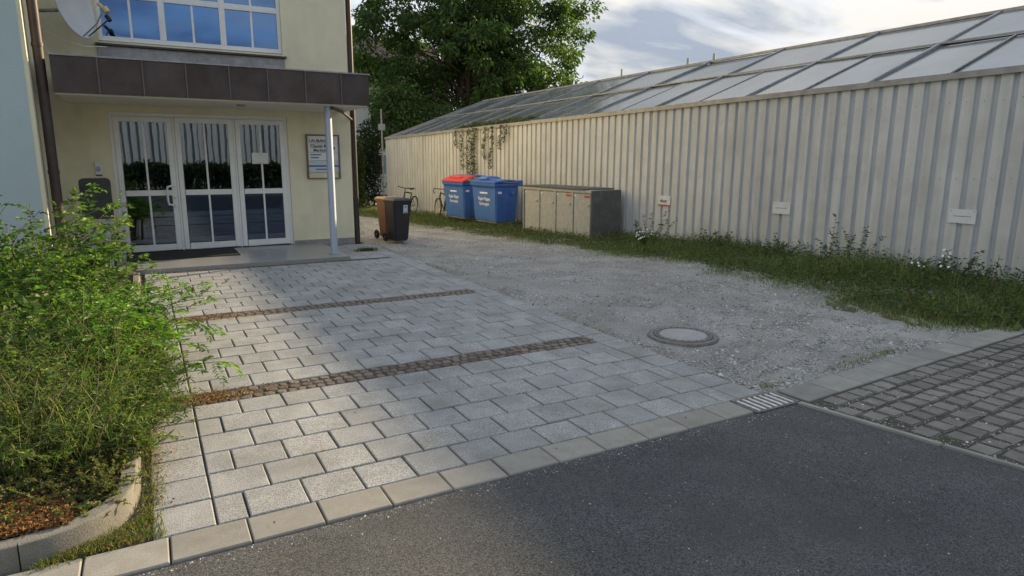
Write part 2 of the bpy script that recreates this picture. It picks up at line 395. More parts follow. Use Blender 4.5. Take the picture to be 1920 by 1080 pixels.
def blades(P, h, wd, lean, tint):
    n = len(P); a = rng.uniform(0, 6.28, n); d = np.stack([np.cos(a), np.sin(a), np.zeros(n)], 1)
    b = rng.uniform(0, 6.28, n); sd = np.stack([np.cos(b), np.sin(b), np.zeros(n)], 1)
    h = h[:, None]; wd = wd[:, None]; lean = lean[:, None]; Z = np.array([[0, 0, 1.0]])
    m1 = P + Z * h * 0.55 + d * h * lean * 0.35; tp = P + Z * h * (1 - 0.3 * lean) + d * h * lean
    V = np.stack([P - sd * wd, P + sd * wd, m1 - sd * wd * 0.7, m1 + sd * wd * 0.7, tp], 1).reshape(-1, 3)
    F = (np.array([(0, 1, 3), (0, 3, 2), (2, 3, 4)])[None] + np.arange(n)[:, None, None] * 5).reshape(-1, 3)
    return V, F, np.repeat(tint, 5, axis=0)
def tints(n, cols, jit=0.22, w=None):
    cols = np.array(cols)
    t = cols[rng.choice(len(cols), n, p=w)]
    return np.clip(t * (1 + rng.normal(0, jit, (n, 1))) * (1 + rng.normal(0, 0.06, (n, 3))), 0.004, 1)

def text(body, size, m, parent, loc, axx, axy, name='lettering', align='CENTER', thick=0.0015, sx=1.0):
    cu = bpy.data.curves.new(name, 'FONT'); cu.body = body; cu.size = size; cu.align_x = align; cu.align_y = 'CENTER'
    cu.extrude = thick; cu.resolution_u = 2; cu.offset = size * 0.018
    t = bpy.data.objects.new('tmp', cu); COL.objects.link(t)
    bpy.context.view_layer.update()
    me = bpy.data.meshes.new_from_object(t.evaluated_get(bpy.context.evaluated_depsgraph_get()))
    bpy.data.objects.remove(t)
    me.name = name; me.materials.clear(); me.materials.append(m)
    x = Vector(axx).normalized(); y = Vector(axy).normalized(); z = x.cross(y)
    me.transform(Matrix(((x.x * sx, y.x, z.x, loc[0]), (x.y * sx, y.y, z.y, loc[1]), (x.z * sx, y.z, z.z, loc[2]), (0, 0, 0, 1))))
    return link(name, me, None, parent)

# ------------------------------------------------------------------ the long wall's frame (s along it, n across it)
P0 = Vector((10.366, 8.157, 0)); DV = Vector((-0.0830, 0.9965, 0)); NV = Vector((0.9965, 0.0830, 0))
SLOPE = -0.0217
def sn(x, y):
    return (x - P0.x) * DV.x + (y - P0.y) * DV.y, (x - P0.x) * NV.x + (y - P0.y) * NV.y
def zg(x, y):
    s, _ = sn(x, y); t = min(1, max(0, (x - 4.0) / 3.5)); t = t * t * (3 - 2 * t)
    return SLOPE * max(s, 0) * t
def at_sn(s, n, z=None):
    p = P0 + DV * s + NV * n
    p.z = zg(p.x, p.y) if z is None else z
    return p
ROT_W = math.atan2(-DV.y, -DV.x)            # local x -> towards the camera end, local y -> into the wall

# ================================================================== SETTING
# ground far and wide
tag(MB().add([(-900, -900, -0.75), (900, -900, -0.75), (900, 900, -0.75), (-900, 900, -0.75)], [(0, 1, 2, 3)]).build('ground', M['ground']), kind='structure')
# asphalt road
ed = [(4.06, 2.985), (4.235, 2.04), (4.33, 1.60), (4.52, 0.6), (4.9, -1.4)]
road = MB()
pv = [(-30, 3.0), (-0.9, 3.0), (3.64, 3.0)] + ed + [(5.3, -3.0), (30, -3.0), (30, -13), (-30, -13)]
road.add([(x, y, -0.012) for x, y in pv] + [(x, y, -0.75) for x, y in pv], [tuple(range(len(pv)))[::-1]] + [(i, (i + 1) % len(pv), len(pv) + (i + 1) % len(pv), len(pv) + i) for i in range(len(pv))])
road_o = tag(road.build('road', M['asphalt']), kind='structure')
# paving bed
bed = MB().box(-0.55, 4.0, 3.0, 13.4, -0.75, -0.016)
paving = tag(bed.build('paving', M['joint']), kind='structure')

def slab_mesh(name, sx, sy, h=0.05, c=0.006):
    a, b = sx / 2, sy / 2
    return MB().add([(-a, -b, -h), (a, -b, -h), (a, b, -h), (-a, b, -h), (-a, -b, -c), (a, -b, -c), (a, b, -c), (-a, b, -c),
                     (-a + c, -b + c, 0), (a - c, -b + c, 0), (a - c, b - c, 0), (-a + c, b - c, 0)],
                    [(0, 1, 5, 4), (1, 2, 6, 5), (2, 3, 7, 6), (3, 0, 4, 7), (4, 5, 9, 8), (5, 6, 10, 9), (6, 7, 11, 10), (7, 4, 8, 11), (8, 9, 10, 11)]).mesh(name)
MESHC = {}
def slab(sx, sy, m, nm):
    k = (round(sx, 3), round(sy, 3), nm)
    if k not in MESHC:
        MESHC[k] = slab_mesh(nm, sx, sy); MESHC[k].materials.append(m)
    return MESHC[k]
pav_list = []
def row(y0, y1, k):
    J = 0.010
    x = 0.165; step = (3.74 - 0.165) / 12
    edges = [0.165] + ([0.165 + step / 2 + i * step for i in range(12)] if k % 2 == 0 else [0.165 + i * step for i in range(1, 12)]) + [3.74]
    for a, b in zip(edges[:-1], edges[1:]):
        pav_list.append(((a + b) / 2, (y0 + y1) / 2, b - a - J, y1 - y0 - J))
    border(y0, y1)
def border(y0, y1):
    J = 0.010
    pav_list.append(((3.74 + 4.0) / 2, (y0 + y1) / 2, 0.26 - J, y1 - y0 - J))
    pav_list.append(((-0.115 + 0.165) / 2, (y0 + y1) / 2, 0.28 - J, y1 - y0 - J))
bands = [(3.235, 4.985, 6, 1), (5.25, 7.69, 8, 1), (7.965, 11.16, 11, 0)]
for a, b, nr, par in bands:
    h = (b - a) / nr
    for i in range(nr): row(a + i * h, a + (i + 1) * h, i + par + 1)
for a, b in ((4.985, 5.25), (7.69, 7.965), (11.16, 11.31)): border(a, b)
yy = 11.31                                   # slabs beside the entrance step
while yy < 13.2:
    for xa, xb in ((3.06, 3.40), (3.40, 3.74), (3.74, 4.0)):
        pav_list.append(((xa + xb) / 2, yy + 0.145, xb - xa - 0.01, 0.29 - 0.01))
    yy += 0.29
pav_list.sort(key=lambda t: t[1] ** 2 + t[0] ** 2)
rest = MB()
for i, (x, y, sx, sy) in enumerate(pav_list):
    dz = random.gauss(0, 0.0016)
    if i < 300:
        o = link('paver', slab(sx, sy, M['paver'], 'paver'), None, paving)
        o.location = (x, y, dz); o.rotation_euler = (random.gauss(0, 0.004), random.gauss(0, 0.004), random.gauss(0, 0.004))
    else:
        rest.box(x - sx / 2, x + sx / 2, y - sy / 2, y + sy / 2, -0.05, dz)
tag(rest.build('far_pavers', M['paver'], paving, bevel=0.005, seg=1), kind='stuff')
# mosaic bands across the paving
def irr_stone(name, sx, sy, seed):
    rr = random.Random(seed); n = 7; pts = []
    for i in range(n):
        t = 2 * math.pi * i / n + rr.uniform(-0.2, 0.2)
        ca, sa = math.cos(t), math.sin(t); q = 1 / max(abs(ca), abs(sa)) ** 0.75 * rr.uniform(0.88, 1.0)
        pts.append((ca * q * sx / 2, sa * q * sy / 2))
    vs = [(x, y, -0.04) for x, y in pts] + [(x, y, -0.006) for x, y in pts] + [(x * 0.86, y * 0.86, 0) for x, y in pts]
    fs = [(i, (i + 1) % n, n + (i + 1) % n, n + i) for i in range(n)] + [(n + i, n + (i + 1) % n, 2 * n + (i + 1) % n, 2 * n + i) for i in range(n)] + [tuple(range(2 * n, 3 * n))]
    me = MB().add(vs, fs).mesh(name); me.materials.append(M['mosaic']); return me
MOS = [irr_stone('mosaic_stone', 0.078, 0.080, i) for i in range(7)]
def band(y0, y1, nr, x0, x1, as_parts, name):
    ms = MB(); h = (y1 - y0) / nr
    for r_ in range(nr):
        x = x0 + random.uniform(0, 0.04)
        while x < x1:
            w = random.uniform(0.065, 0.10)
            px, py = x + w / 2, y0 + (r_ + 0.5) * h + random.gauss(0, 0.003)
            z = random.gauss(-0.002, 0.002); rz = random.choice((0, math.pi)) + random.gauss(0, 0.15)
            me = random.choice(MOS)
            if as_parts:
                o = link('mosaic_stone', me, None, paving); o.location = (px, py, z); o.rotation_euler = (random.gauss(0, 0.04), random.gauss(0, 0.04), rz)
                o.scale = (w / 0.085, h / 0.083, 1)
            else:
                c, s_ = math.cos(rz), math.sin(rz)
                ms.add([(px + (v.co.x * c - v.co.y * s_) * w / 0.085, py + (v.co.x * s_ + v.co.y * c) * h / 0.083, v.co.z + z) for v in me.vertices], [tuple(p.vertices) for p in me.polygons])
            x += w
    if not as_parts: tag(ms.build(name, M['mosaic'], paving), kind='stuff')
band(4.99, 5.245, 3, 0.17, 3.73, True, 'mosaic')
band(7.695, 7.96, 3, 0.17, 3.73, False, 'mosaic_band')
band(11.165, 11.30, 2, -0.1, 2.75, False, 'mosaic_band')
for a, b in ((4.985, 5.25), (7.69, 7.965), (11.16, 11.31)):
    MB().box(0.16, 3.745, a - 0.003, b + 0.003, -0.05, -0.0085).build('joint_fill', M['bandfill'], paving)
# flush kerb stones
x = -1.75
while x < 3.60:
    w = 0.341; xa, xb = x, min(x + w, 3.645)
    o = link('kerb_stone', slab(xb - xa - 0.008, 0.226, M['kerb'], 'kerb_stone'), None, paving)
    o.location = ((xa + xb) / 2, 3.117, random.gauss(0.002, 0.001)); o.rotation_euler = (0, 0, random.gauss(0, 0.003))
    x += w
tag(MB().box(-1.8, -0.551, 3.0, 3.4, -0.75, -0.016).build('kerb_bed', M['joint']), kind='structure')

# raised kerb round the planting bed
outer = [(-6.0, 3.262), (-1.61, 3.262), (-0.615, 3.266), (-0.52, 3.282), (-0.42, 3.318), (-0.33, 3.375), (-0.255, 3.45), (-0.205, 3.54), (-0.175, 3.64), (-0.16, 3.76), (-0.158, 4.3), (-0.158, 5.3), (-0.158, 6.3), (-0.158, 7.3), (-0.158, 8.3), (-0.158, 9.3), (-0.158, 10.9)]
def kerb_seg(path, parent, hz=0.105, wd=0.085):
    n = len(path); prof = [(0, -0.1), (0.010, hz - 0.012), (0.014, hz - 0.004), (0.022, hz), (wd, hz + 0.002), (wd, -0.1)]
    vs = []; fs = []
    for i, p in enumerate(path):
        p = Vector((p[0], p[1], 0)); a = Vector((*path[max(i - 1, 0)], 0)); b = Vector((*path[min(i + 1, n - 1)], 0))
        t = (b - a).normalized(); nn = Vector((-t.y, t.x, 0))
        for u, z in prof: q = p + nn * u; vs.append((q.x, q.y, z))
    k = len(prof)
    for i in range(n - 1):
        for j in range(k - 1): fs.append((i * k + j, (i + 1) * k + j, (i + 1) * k + j + 1, i * k + j + 1))
    fs += [tuple(range(k)), tuple(range((n - 1) * k, n * k))[::-1]]
    mb = MB().add(vs, fs); mb.sm = [True] * len(fs)
    o = mb.build('kerb_stone', M['rkerb'], parent); o.data.set_sharp_from_angle(angle=R(24)); return o
rk = tag(MB().box(-6, -0.62, 3.27, 3.35, -0.6, -0.05).build('raised_kerb', M['joint']), kind='structure')
kerb_seg([(-6.0, 3.262), (-1.62, 3.262)], rk); kerb_seg([(-1.61, 3.262), (-0.622, 3.265)], rk)
kerb_seg(outer[2:10] + [(-0.158, 3.80)], rk)
for i in range(7):
    ya = 3.81 + i; kerb_seg([(-0.158, ya), (-0.158, min(ya + 0.99, 10.9))], rk)
# planting bed
nx, ny = 60, 80
V = []; F = []
for j in range(ny + 1):
    for i in range(nx + 1):
        u = i / nx; y = 3.33 + (11.38 - 3.33) * j / ny
        xr = float(np.interp(y, [3.33, 3.36, 3.42, 3.5, 3.6, 3.75], [-0.62, -0.50, -0.39, -0.30, -0.25, -0.21]))
        x = -6 + (xr + 6) * u ** 0.5
        V.append((x, y, 0.085 + 0.05 * math.sin(x * 3.1 + y * 2.3) * math.sin(y * 1.7) * (1 - u) + random.gauss(0, 0.01)))
for j in range(ny):
    for i in range(nx): a = j * (nx + 1) + i; F.append((a, a + 1, a + nx + 2, a + nx + 1))
mb = MB().add(V, F, True); tag(mb.build('planting_bed', M['soil']), kind='structure')

# gravel drive
def edge_n(s):
    return float(np.interp(s, [-4.9, -4.5, -3.84, -3.1, -2.3, -1.2, 0, 1.2, 2.7, 4.6, 6.9, 9.2, 14, 23], [-2.9, -3.3, -3.46, -3.2, -3.09, -2.75, -2.5, -2.5, -2.5, -2.48, -2.5, -2.75, -2.5, -2.6])) + 0.13 * math.sin(s * 2.3) + 0.10 * math.sin(s * 5.1 + 1) + 0.07 * math.sin(s * 11.3)
V = []; F = []; nx, ny = 60, 150
for j in range(ny + 1):
    v = j / ny; y = 3.18 + (34 - 3.18) * v ** 1.6
    for i in range(nx + 1):
        x = 3.985 + (13.0 - 3.985) * i / nx
        lip = min(1, (x - 3.985) / 0.25)
        z = zg(x, y) + (-0.030 + 0.016 * math.sin(x * 1.9 + y * 0.7) + 0.012 * math.sin(y * 1.3 - x)) * 0.7 + random.gauss(0, 0.004) - 0.012 * (1 - lip)
        V.append((x, y, z))
for j in range(ny):
    for i in range(nx): a = j * (nx + 1) + i; F.append((a, a + 1, a + nx + 2, a + nx + 1))
mb = MB().add(V, F, True); gravel = tag(mb.build('gravel_drive', M['gravel']), kind='structure')
def gz(x, y):
    return zg(x, y) + (-0.030 + 0.016 * math.sin(x * 1.9 + y * 0.7) + 0.012 * math.sin(y * 1.3 - x)) * 0.7
# loose stones on it
def stones(n, xs, ys, zs, size, tint):
    base = np.array([(1, 0, 0), (-1, 0, 0), (0, 1, 0), (0, -1, 0), (0, 0, 1), (0, 0, -1)], float)
    fc = np.array([(0, 2, 4), (2, 1, 4), (1, 3, 4), (3, 0, 4), (2, 0, 5), (1, 2, 5), (3, 1, 5), (0, 3, 5)])
    sc = size[:, None] * rng.uniform(0.55, 1.25, (n, 3)); sc[:, 2] *= 0.6
    q = base[None] * sc[:, None, :] + rng.normal(0, 0.12, (n, 6, 3)) * size[:, None, None]
    a = rng.uniform(0, 6.28, n); ca, sa = np.cos(a)[:, None], np.sin(a)[:, None]
    X = q[..., 0] * ca - q[..., 1] * sa; Y = q[..., 0] * sa + q[..., 1] * ca
    V = np.stack([X + xs[:, None], Y + ys[:, None], q[..., 2] + zs[:, None]], -1).reshape(-1, 3)
    F = (fc[None] + np.arange(n)[:, None, None] * 6).reshape(-1, 3)
    return V, F, np.repeat(tint, 6, axis=0)
n = 80000
ys = 3.22 + (22 - 3.22) * rng.random(n) ** 2.1
xs = 4.02 + 5.2 * rng.random(n)
keep = []
for i in range(n):
    s, nn = sn(xs[i], ys[i]); ok = nn < edge_n(s) + 0.35
    slab_y = 3.24 + 0.05 * (xs[i] - 4.1)
    if ys[i] < slab_y + 0.02: ok = False
    if (xs[i] - 4.66) ** 2 + (ys[i] - 4.79) ** 2 < 0.40 ** 2: ok = False
    pt = math.sin(xs[i] * 2.1 + 1.7 * math.sin(ys[i] * 0.9)) * math.sin(ys[i] * 1.3 + 0.8 * xs[i]) + 0.5 * math.sin(xs[i] * 5 + ys[i] * 4)
    if random.random() > 0.72 + 0.5 * pt: ok = False
    keep.append(ok)
keep = np.array(keep); xs, ys = xs[keep], ys[keep]; n = len(xs)
zs = np.array([gz(a, b) for a, b in zip(xs, ys)]) + 0.002
sz = rng.gamma(2.2, 0.0025, n) + 0.0038
V, F, T = stones(n, xs, ys, zs, sz, tints(n, [(0.38, 0.37, 0.35), (0.32, 0.31, 0.29), (0.47, 0.46, 0.44), (0.25, 0.235, 0.215), (0.35, 0.325, 0.30)], 0.2))
tag(link('loose_gravel', npmesh('loose_gravel', V, F, T), M['pebble'], gravel), kind='stuff')
n = 2200
xs = np.concatenate([4.03 + np.abs(rng.normal(0, 0.05, n // 2)), 4.1 + 3.6 * rng.random(n - n // 2)]); ys = np.concatenate([3.6 + 9 * rng.random(n // 2), 3.30 + 0.05 * rng.random(n - n // 2) + np.abs(rng.normal(0, 0.05, n - n // 2))])
ys[n // 2:] += 0.05 * (xs[n // 2:] - 4.1)
dn = np.sin(xs * 3.1 + ys * 2.7) + np.sin(ys * 1.9 - xs) + rng.normal(0, 0.4, n) > 0.6; xs, ys = xs[dn], ys[dn]; n = len(xs)
V, F, T = blades(np.stack([xs, ys, np.array([gz(a, b) for a, b in zip(xs, ys)])], 1), rng.uniform(0.015, 0.06, n), rng.uniform(0.0015, 0.003, n), rng.uniform(0.2, 1.1, n), tints(n, [(0.10, 0.14, 0.05), (0.14, 0.16, 0.06), (0.22, 0.19, 0.10)], 0.2))
tag(link('edge_weeds', npmesh('edge_weeds', V, F, T), M['leaf'], gravel), kind='stuff')
# stray light chips on the asphalt
n = 1500
ys = 3.0 - 2.6 * rng.random(n) ** 1.3; xs = -1.2 + 5.6 * rng.random(n)
ok = xs < 4.05 + (3.0 - ys) * 0.19; xs, ys = xs[ok], ys[ok]; n = len(xs)
k_ = 900; xs = np.concatenate([xs, rng.uniform(-0.4, 4.0, k_)]); ys = np.concatenate([ys, 2.995 - np.abs(rng.normal(0, 0.05, k_))]); n = len(xs)
V, F, T = stones(n, xs, ys, np.full(n, -0.012), rng.gamma(2.0, 0.0010, n) + 0.0012, tints(n, [(0.35, 0.34, 0.33), (0.25, 0.24, 0.23), (0.5, 0.48, 0.45)], 0.2))
tag(link('stone_chips', npmesh('stone_chips', V, F, T), M['pebble'], road_o), kind='stuff')

# slab row and cobbled drive on the right
ANG = math.atan(0.060)
ex, ey = Vector((math.cos(ANG), math.sin(ANG), 0)), Vector((-math.sin(ANG), math.cos(ANG), 0))
O = Vector((4.165, 2.945, 0))
def edge_x(y): return float(np.interp(-y, [-3.1, -2.985, -2.04, -1.60, -0.6, 1.4, 6], [4.04, 4.06, 4.235, 4.33, 4.52, 4.9, 5.8]))
pv = [(edge_x(2.96), 2.96), (O + ey * 0.275 - ex * 0.05).to_tuple()[:2], (O + ex * 9 + ey * 0.275).to_tuple()[:2], (13.2, -3), (edge_x(-3), -3)]
drive = tag(MB().add([(x, y, -0.011) for x, y in pv] + [(x, y, -0.75) for x, y in pv], [tuple(range(5))[::-1]] + [(i, (i + 1) % 5, 5 + (i + 1) % 5, 5 + i) for i in range(5)]).build('cobbled_drive', M['joint2']), kind='structure')
x = 0.0; first = True
while x < 8.8:
    w = 0.374
    c = O + ex * (x + w / 2) + ey * 0.14
    o = link('border_slab', slab(w - 0.008, 0.265, M['slab'], 'border_slab'), None, drive); o.location = (c.x, c.y, random.gauss(0.003, 0.002)); o.rotation_euler = (0, 0, ANG + random.gauss(0, 0.004))
    x += w
def cob_mesh(seed):
    rr = random.Random(seed); bm = bmesh.new(); bmesh.ops.create_cube(bm, size=1)
    for v in bm.verts:
        v.co.x *= 0.144; v.co.y *= 0.138; v.co.z *= 0.06; v.co.z -= 0.03
        v.co.x += rr.uniform(-0.006, 0.006); v.co.y += rr.uniform(-0.006, 0.006)
    bmesh.ops.bevel(bm, geom=[e for e in bm.edges if all(v.co.z > -0.02 for v in e.verts)], offset=0.008, segments=2, affect='EDGES')
    bmesh.ops.bevel(bm, geom=[e for e in bm.edges if abs(e.verts[0].co.z - e.verts[1].co.z) > 0.03], offset=0.010, segments=1, affect='EDGES')
    me = bpy.data.meshes.new('cobble'); bm.to_mesh(me); bm.free(); me.materials.append(M['cobble']); return me
COB = [cob_mesh(i) for i in range(8)]
cl_ = []
for r_ in range(32):
    off = (r_ % 2) * 0.084 + random.uniform(-0.02, 0.02)
    for k in range(-14, 52):
        c = O + ey * (-0.090 - r_ * 0.163) + ex * (k * 0.169 + off)
        if c.x - 0.085 > edge_x(c.y) + 0.055 and c.x < 11.5 and c.y > -2.9: cl_.append(c)
cl_.sort(key=lambda c: (Vector((c.x, c.y, 0)) - Vector((4.6, 2.6, 0))).length)
rest = MB()
for i, c in enumerate(cl_):
    me = random.choice(COB)
    if i < 300:
        o = link('cobble', me, None, drive)
        o.location = (c.x + random.gauss(0, 0.005), c.y + random.gauss(0, 0.005), random.gauss(0, 0.003)); o.rotation_euler = (random.gauss(0, 0.02), random.gauss(0, 0.02), ANG + random.gauss(0, 0.03) + random.choice((0, math.pi)))
    else:
        rest.box(c.x - 0.070, c.x + 0.070, c.y - 0.067, c.y + 0.067, -0.05, random.gauss(0, 0.003))
tag(rest.build('far_cobbles', M['cobble'], drive, bevel=0.008, seg=1), kind='stuff')
# narrow edging kerb between asphalt and cobbles
ys_ = [2.975, 2.05, 1.07, 0.09, -0.9, -1.9, -2.9]
for a, b in zip(ys_[:-1], ys_[1:]):
    b2 = b + 0.008
    p = [(edge_x(a) + 0.0, a), (edge_x(a) + 0.052, a), (edge_x(b2) + 0.052, b2), (edge_x(b2) + 0.0, b2)]
    MB().add([(x, y, -0.1) for x, y in p] + [(x, y, 0.004) for x, y in p], [(0, 1, 2, 3), (7, 6, 5, 4), (0, 4, 5, 1), (1, 5, 6, 2), (2, 6, 7, 3), (3, 7, 4, 0)]).build('edging_stone', M['slab'], drive, bevel=0.006)
# grit in the cobble joints
n = 3800
ys = 2.98 - 1.9 * rng.random(n) ** 1.2; xs = 4.1 + 2.6 * rng.random(n) ** 1.3
ok = np.array([xs[i] > edge_x(ys[i]) + 0.06 and ys[i] < 2.9 + (xs[i] - 4.16) * 0.06 for i in range(n)]); xs, ys = xs[ok], ys[ok]; n = len(xs)
V, F, T = stones(n, xs, ys, rng.uniform(-0.012, -0.004, n), rng.gamma(2.5, 0.0016, n) + 0.002, tints(n, [(0.36, 0.34, 0.31), (0.25, 0.23, 0.2), (0.5, 0.48, 0.45)], 0.25))
tag(link('joint_grit', npmesh('joint_grit', V, F, T), M['pebble'], drive), kind='stuff')

# drain grate
g = empty('drain_grate', (3.87, 3.10, 0), 'slotted metal drain grate at the corner where paving, asphalt and cobbles meet', 'drain grate', rotz=0.0)
MB().box(-0.215, 0.215, -0.125, 0.125, -0.06, -0.045).build('pit', M['pit'], g)
fr = MB()
fr.box(-0.215, 0.245, 0.105, 0.150, -0.03, 0.002); fr.box(-0.215, 0.215, -0.125, -0.108, -0.03, 0.002)
fr.box(-0.222, -0.205, -0.108, 0.105, -0.03, 0.002); fr.box(0.205, 0.245, -0.11, 0.105, -0.03, 0.002)
fr.build('frame', M['iron'], g, bevel=0.003)
for k in range(7):
    xx = -0.177 + k * 0.059
    MB().box(xx - 0.013, xx + 0.013, -0.108, 0.105, -0.03, 0.006).build('bar', M['grate'], g, bevel=0.003)
for yv in (-0.06, 0.06): MB().box(-0.205, 0.205, yv - 0.006, yv + 0.006, -0.028, -0.006).build('cross_bar', M['iron'], g)
# manhole cover
mh = empty('manhole_cover', (4.66, 4.79, gz(4.66, 4.79) + 0.005), 'round manhole cover with concrete centre set in the gravel', 'manhole cover')
MB().lathe([(0.295, -0.05), (0.295, 0.012), (0.30, 0.016), (0.345, 0.014), (0.355, 0.0), (0.355, -0.05)], n=64).build('frame', M['iron'], mh)
MB().lathe([(0.242, -0.03), (0.242, 0.022), (0.287, 0.022), (0.290, 0.018), (0.290, -0.03)], n=64).build('rim', M['iron'], mh)
MB().lathe([(0.0, 0.021), (0.235, 0.019), (0.240, 0.012), (0.240, -0.03)], n=64).build('cover_plate', M['mancon'], mh)
for k in range(24):
    t = 2 * math.pi * k / 24; MB().disc((0.265 * math.cos(t), 0.265 * math.sin(t), 0.0205), (0, 0, 1), 0.0085, 0.006, 8).build('vent_hole', M['pit'], mh)

# verge beside the wall
V = []; F = []; nx, ny = 30, 170
for j in range(ny + 1):
    s = -4.75 + 27.5 * j / ny
    e = edge_n(s)
    for i in range(nx + 1):
        nn = e + (0.35 - e) * i / nx; p = at_sn(s, nn)
        hump = 0.05 * min(1, i / 8) * (0.7 + 0.3 * math.sin(s * 1.7 + nn * 2))
        V.append((p.x, p.y, p.z - 0.045 + hump + random.gauss(0, 0.008)))
for j in range(ny):
    for i in range(nx): a = j * (nx + 1) + i; F.append((a, a + nx + 1, a + nx + 2, a + 1))
verge = tag(MB().add(V, F, True).build('grass_verge', M['verge']), kind='structure')
GR = [(0.111, 0.163, 0.058), (0.143, 0.189, 0.072), (0.085, 0.13, 0.052), (0.221, 0.215, 0.111), (0.312, 0.273, 0.163)]
n = 75000
ss = -4.7 + 25 * rng.random(n) ** 1.7
e = np.array([edge_n(v) for v in ss])
uu = rng.random(n) ** 0.9; nn = e - 0.06 + (0.12 - e) * uu + rng.normal(0, 0.09, n); nn = np.minimum(nn, -0.01)
Pp = np.array([at_sn(a, b).to_tuple() for a, b in zip(ss, nn)]); Pp[:, 2] -= 0.01
den = np.sin(ss * 1.3 + nn * 2.1) * np.sin(ss * 0.6 - nn * 1.3 + 1.0)
near = np.clip((4 - ss) / 8, 0, 1)
h = (0.03 + 0.17 * np.clip(uu * 1.6, 0, 1) * (0.5 + 0.5 * den) + 0.16 * near * uu * (0.6 + 0.6 * den)) * rng.gamma(4, 0.25, n)
bare = np.sin(ss * 3.7 + nn * 1.9) * np.sin(ss * 1.9 - nn * 3.1) > 0.45
h = np.where(bare & (uu < 0.6), h * 0.3, h)
V, F, T = blades(Pp, h, rng.uniform(0.002, 0.0055, n), rng.uniform(0.1, 0.9, n), tints(n, GR, 0.25, [0.28, 0.24, 0.18, 0.16, 0.14]))
tag(link('grass', npmesh('grass', V, F, T), M['leaf'], verge), kind='stuff')
# broad-leaved ground weeds in the verge
n = 24000
ss = -4.7 + 20 * rng.random(n) ** 1.8; e = np.array([edge_n(v) for v in ss]); uu = 0.1 + 0.9 * rng.random(n)
nn = e + (0.0 - e) * uu; Pp = np.array([at_sn(a, b).to_tuple() for a, b in zip(ss, nn)])
Pp[:, 2] += rng.random(n) ** 1.5 * (0.10 + 0.22 * uu * np.clip((7 - ss) / 9, 0.25, 1)) + 0.01
D = rng.normal(size=(n, 3)); D[:, 2] = np.abs(D[:, 2]) * 0.6
V, F, T = leaves(Pp, D, rng.uniform(0.025, 0.09, n), rng.uniform(0.010, 0.034, n), tints(n, [(0.065, 0.10, 0.04), (0.085, 0.125, 0.05), (0.05, 0.08, 0.035), (0.14, 0.13, 0.07)], 0.25))
tag(link('verge_weeds', npmesh('verge_weeds', V, F, T), M['leaf'], verge), kind='stuff')

# ================================================================== OFFICE BUILDING
YF = 13.4
ob = empty('office_building', (1.3, YF, 0), 'cream office block with glazed triple door under a brown canopy', 'building')
obi = Matrix.Translation((-1.3, -YF, 0))
def part(mb, name, m, bevel=0, parent=ob):
    me = mb.mesh(name, bevel)
    if parent is ob: me.transform(obi)
    return link(name, me, m, parent)
def sub(mb, name, m, parent, bevel=0):
    me = mb.mesh(name, bevel); me.transform(obi)
    return link(name, me, m, parent)
wl = MB()
wl.box(-1.233, -0.435, YF, YF + 0.3, 0, 8.6); wl.box(2.505, 3.72, YF, YF + 0.3, 0, 8.6)
wl.box(-0.435, 2.505, YF, YF + 0.3, 2.505, 3.64); wl.box(-0.435, 2.505, YF, YF + 0.3, 5.45, 8.6)
wl.box(3.42, 3.72, YF + 0.3, 24, 0, 8.6)
part(wl, 'wall', M['cream'])
part(MB().box(-7, 3.9, YF - 0.25, 24.2, 8.6, 8.8), 'roof', M['roof'])
wg = MB()
wg.box(-8, -1.285, 11.42, 11.7, 0, 8.6)
wing = part(wg, 'wing_wall', M['bluewall']); wing['label'] = 'pale blue rendered wall of the projecting wing'
part(MB().box(-1.5, -1.235, 11.425, YF + 0.1, 0, 8.6), 'return_wall', M['cream'])
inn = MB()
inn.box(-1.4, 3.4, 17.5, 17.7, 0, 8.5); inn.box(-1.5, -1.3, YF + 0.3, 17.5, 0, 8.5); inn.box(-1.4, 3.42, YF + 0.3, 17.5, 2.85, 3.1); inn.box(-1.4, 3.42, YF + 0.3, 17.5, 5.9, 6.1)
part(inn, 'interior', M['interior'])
part(MB().box(-1.4, 3.42, YF + 0.02, 17.5, 0.0, 0.055), 'interior_floor', M['intfloor'])
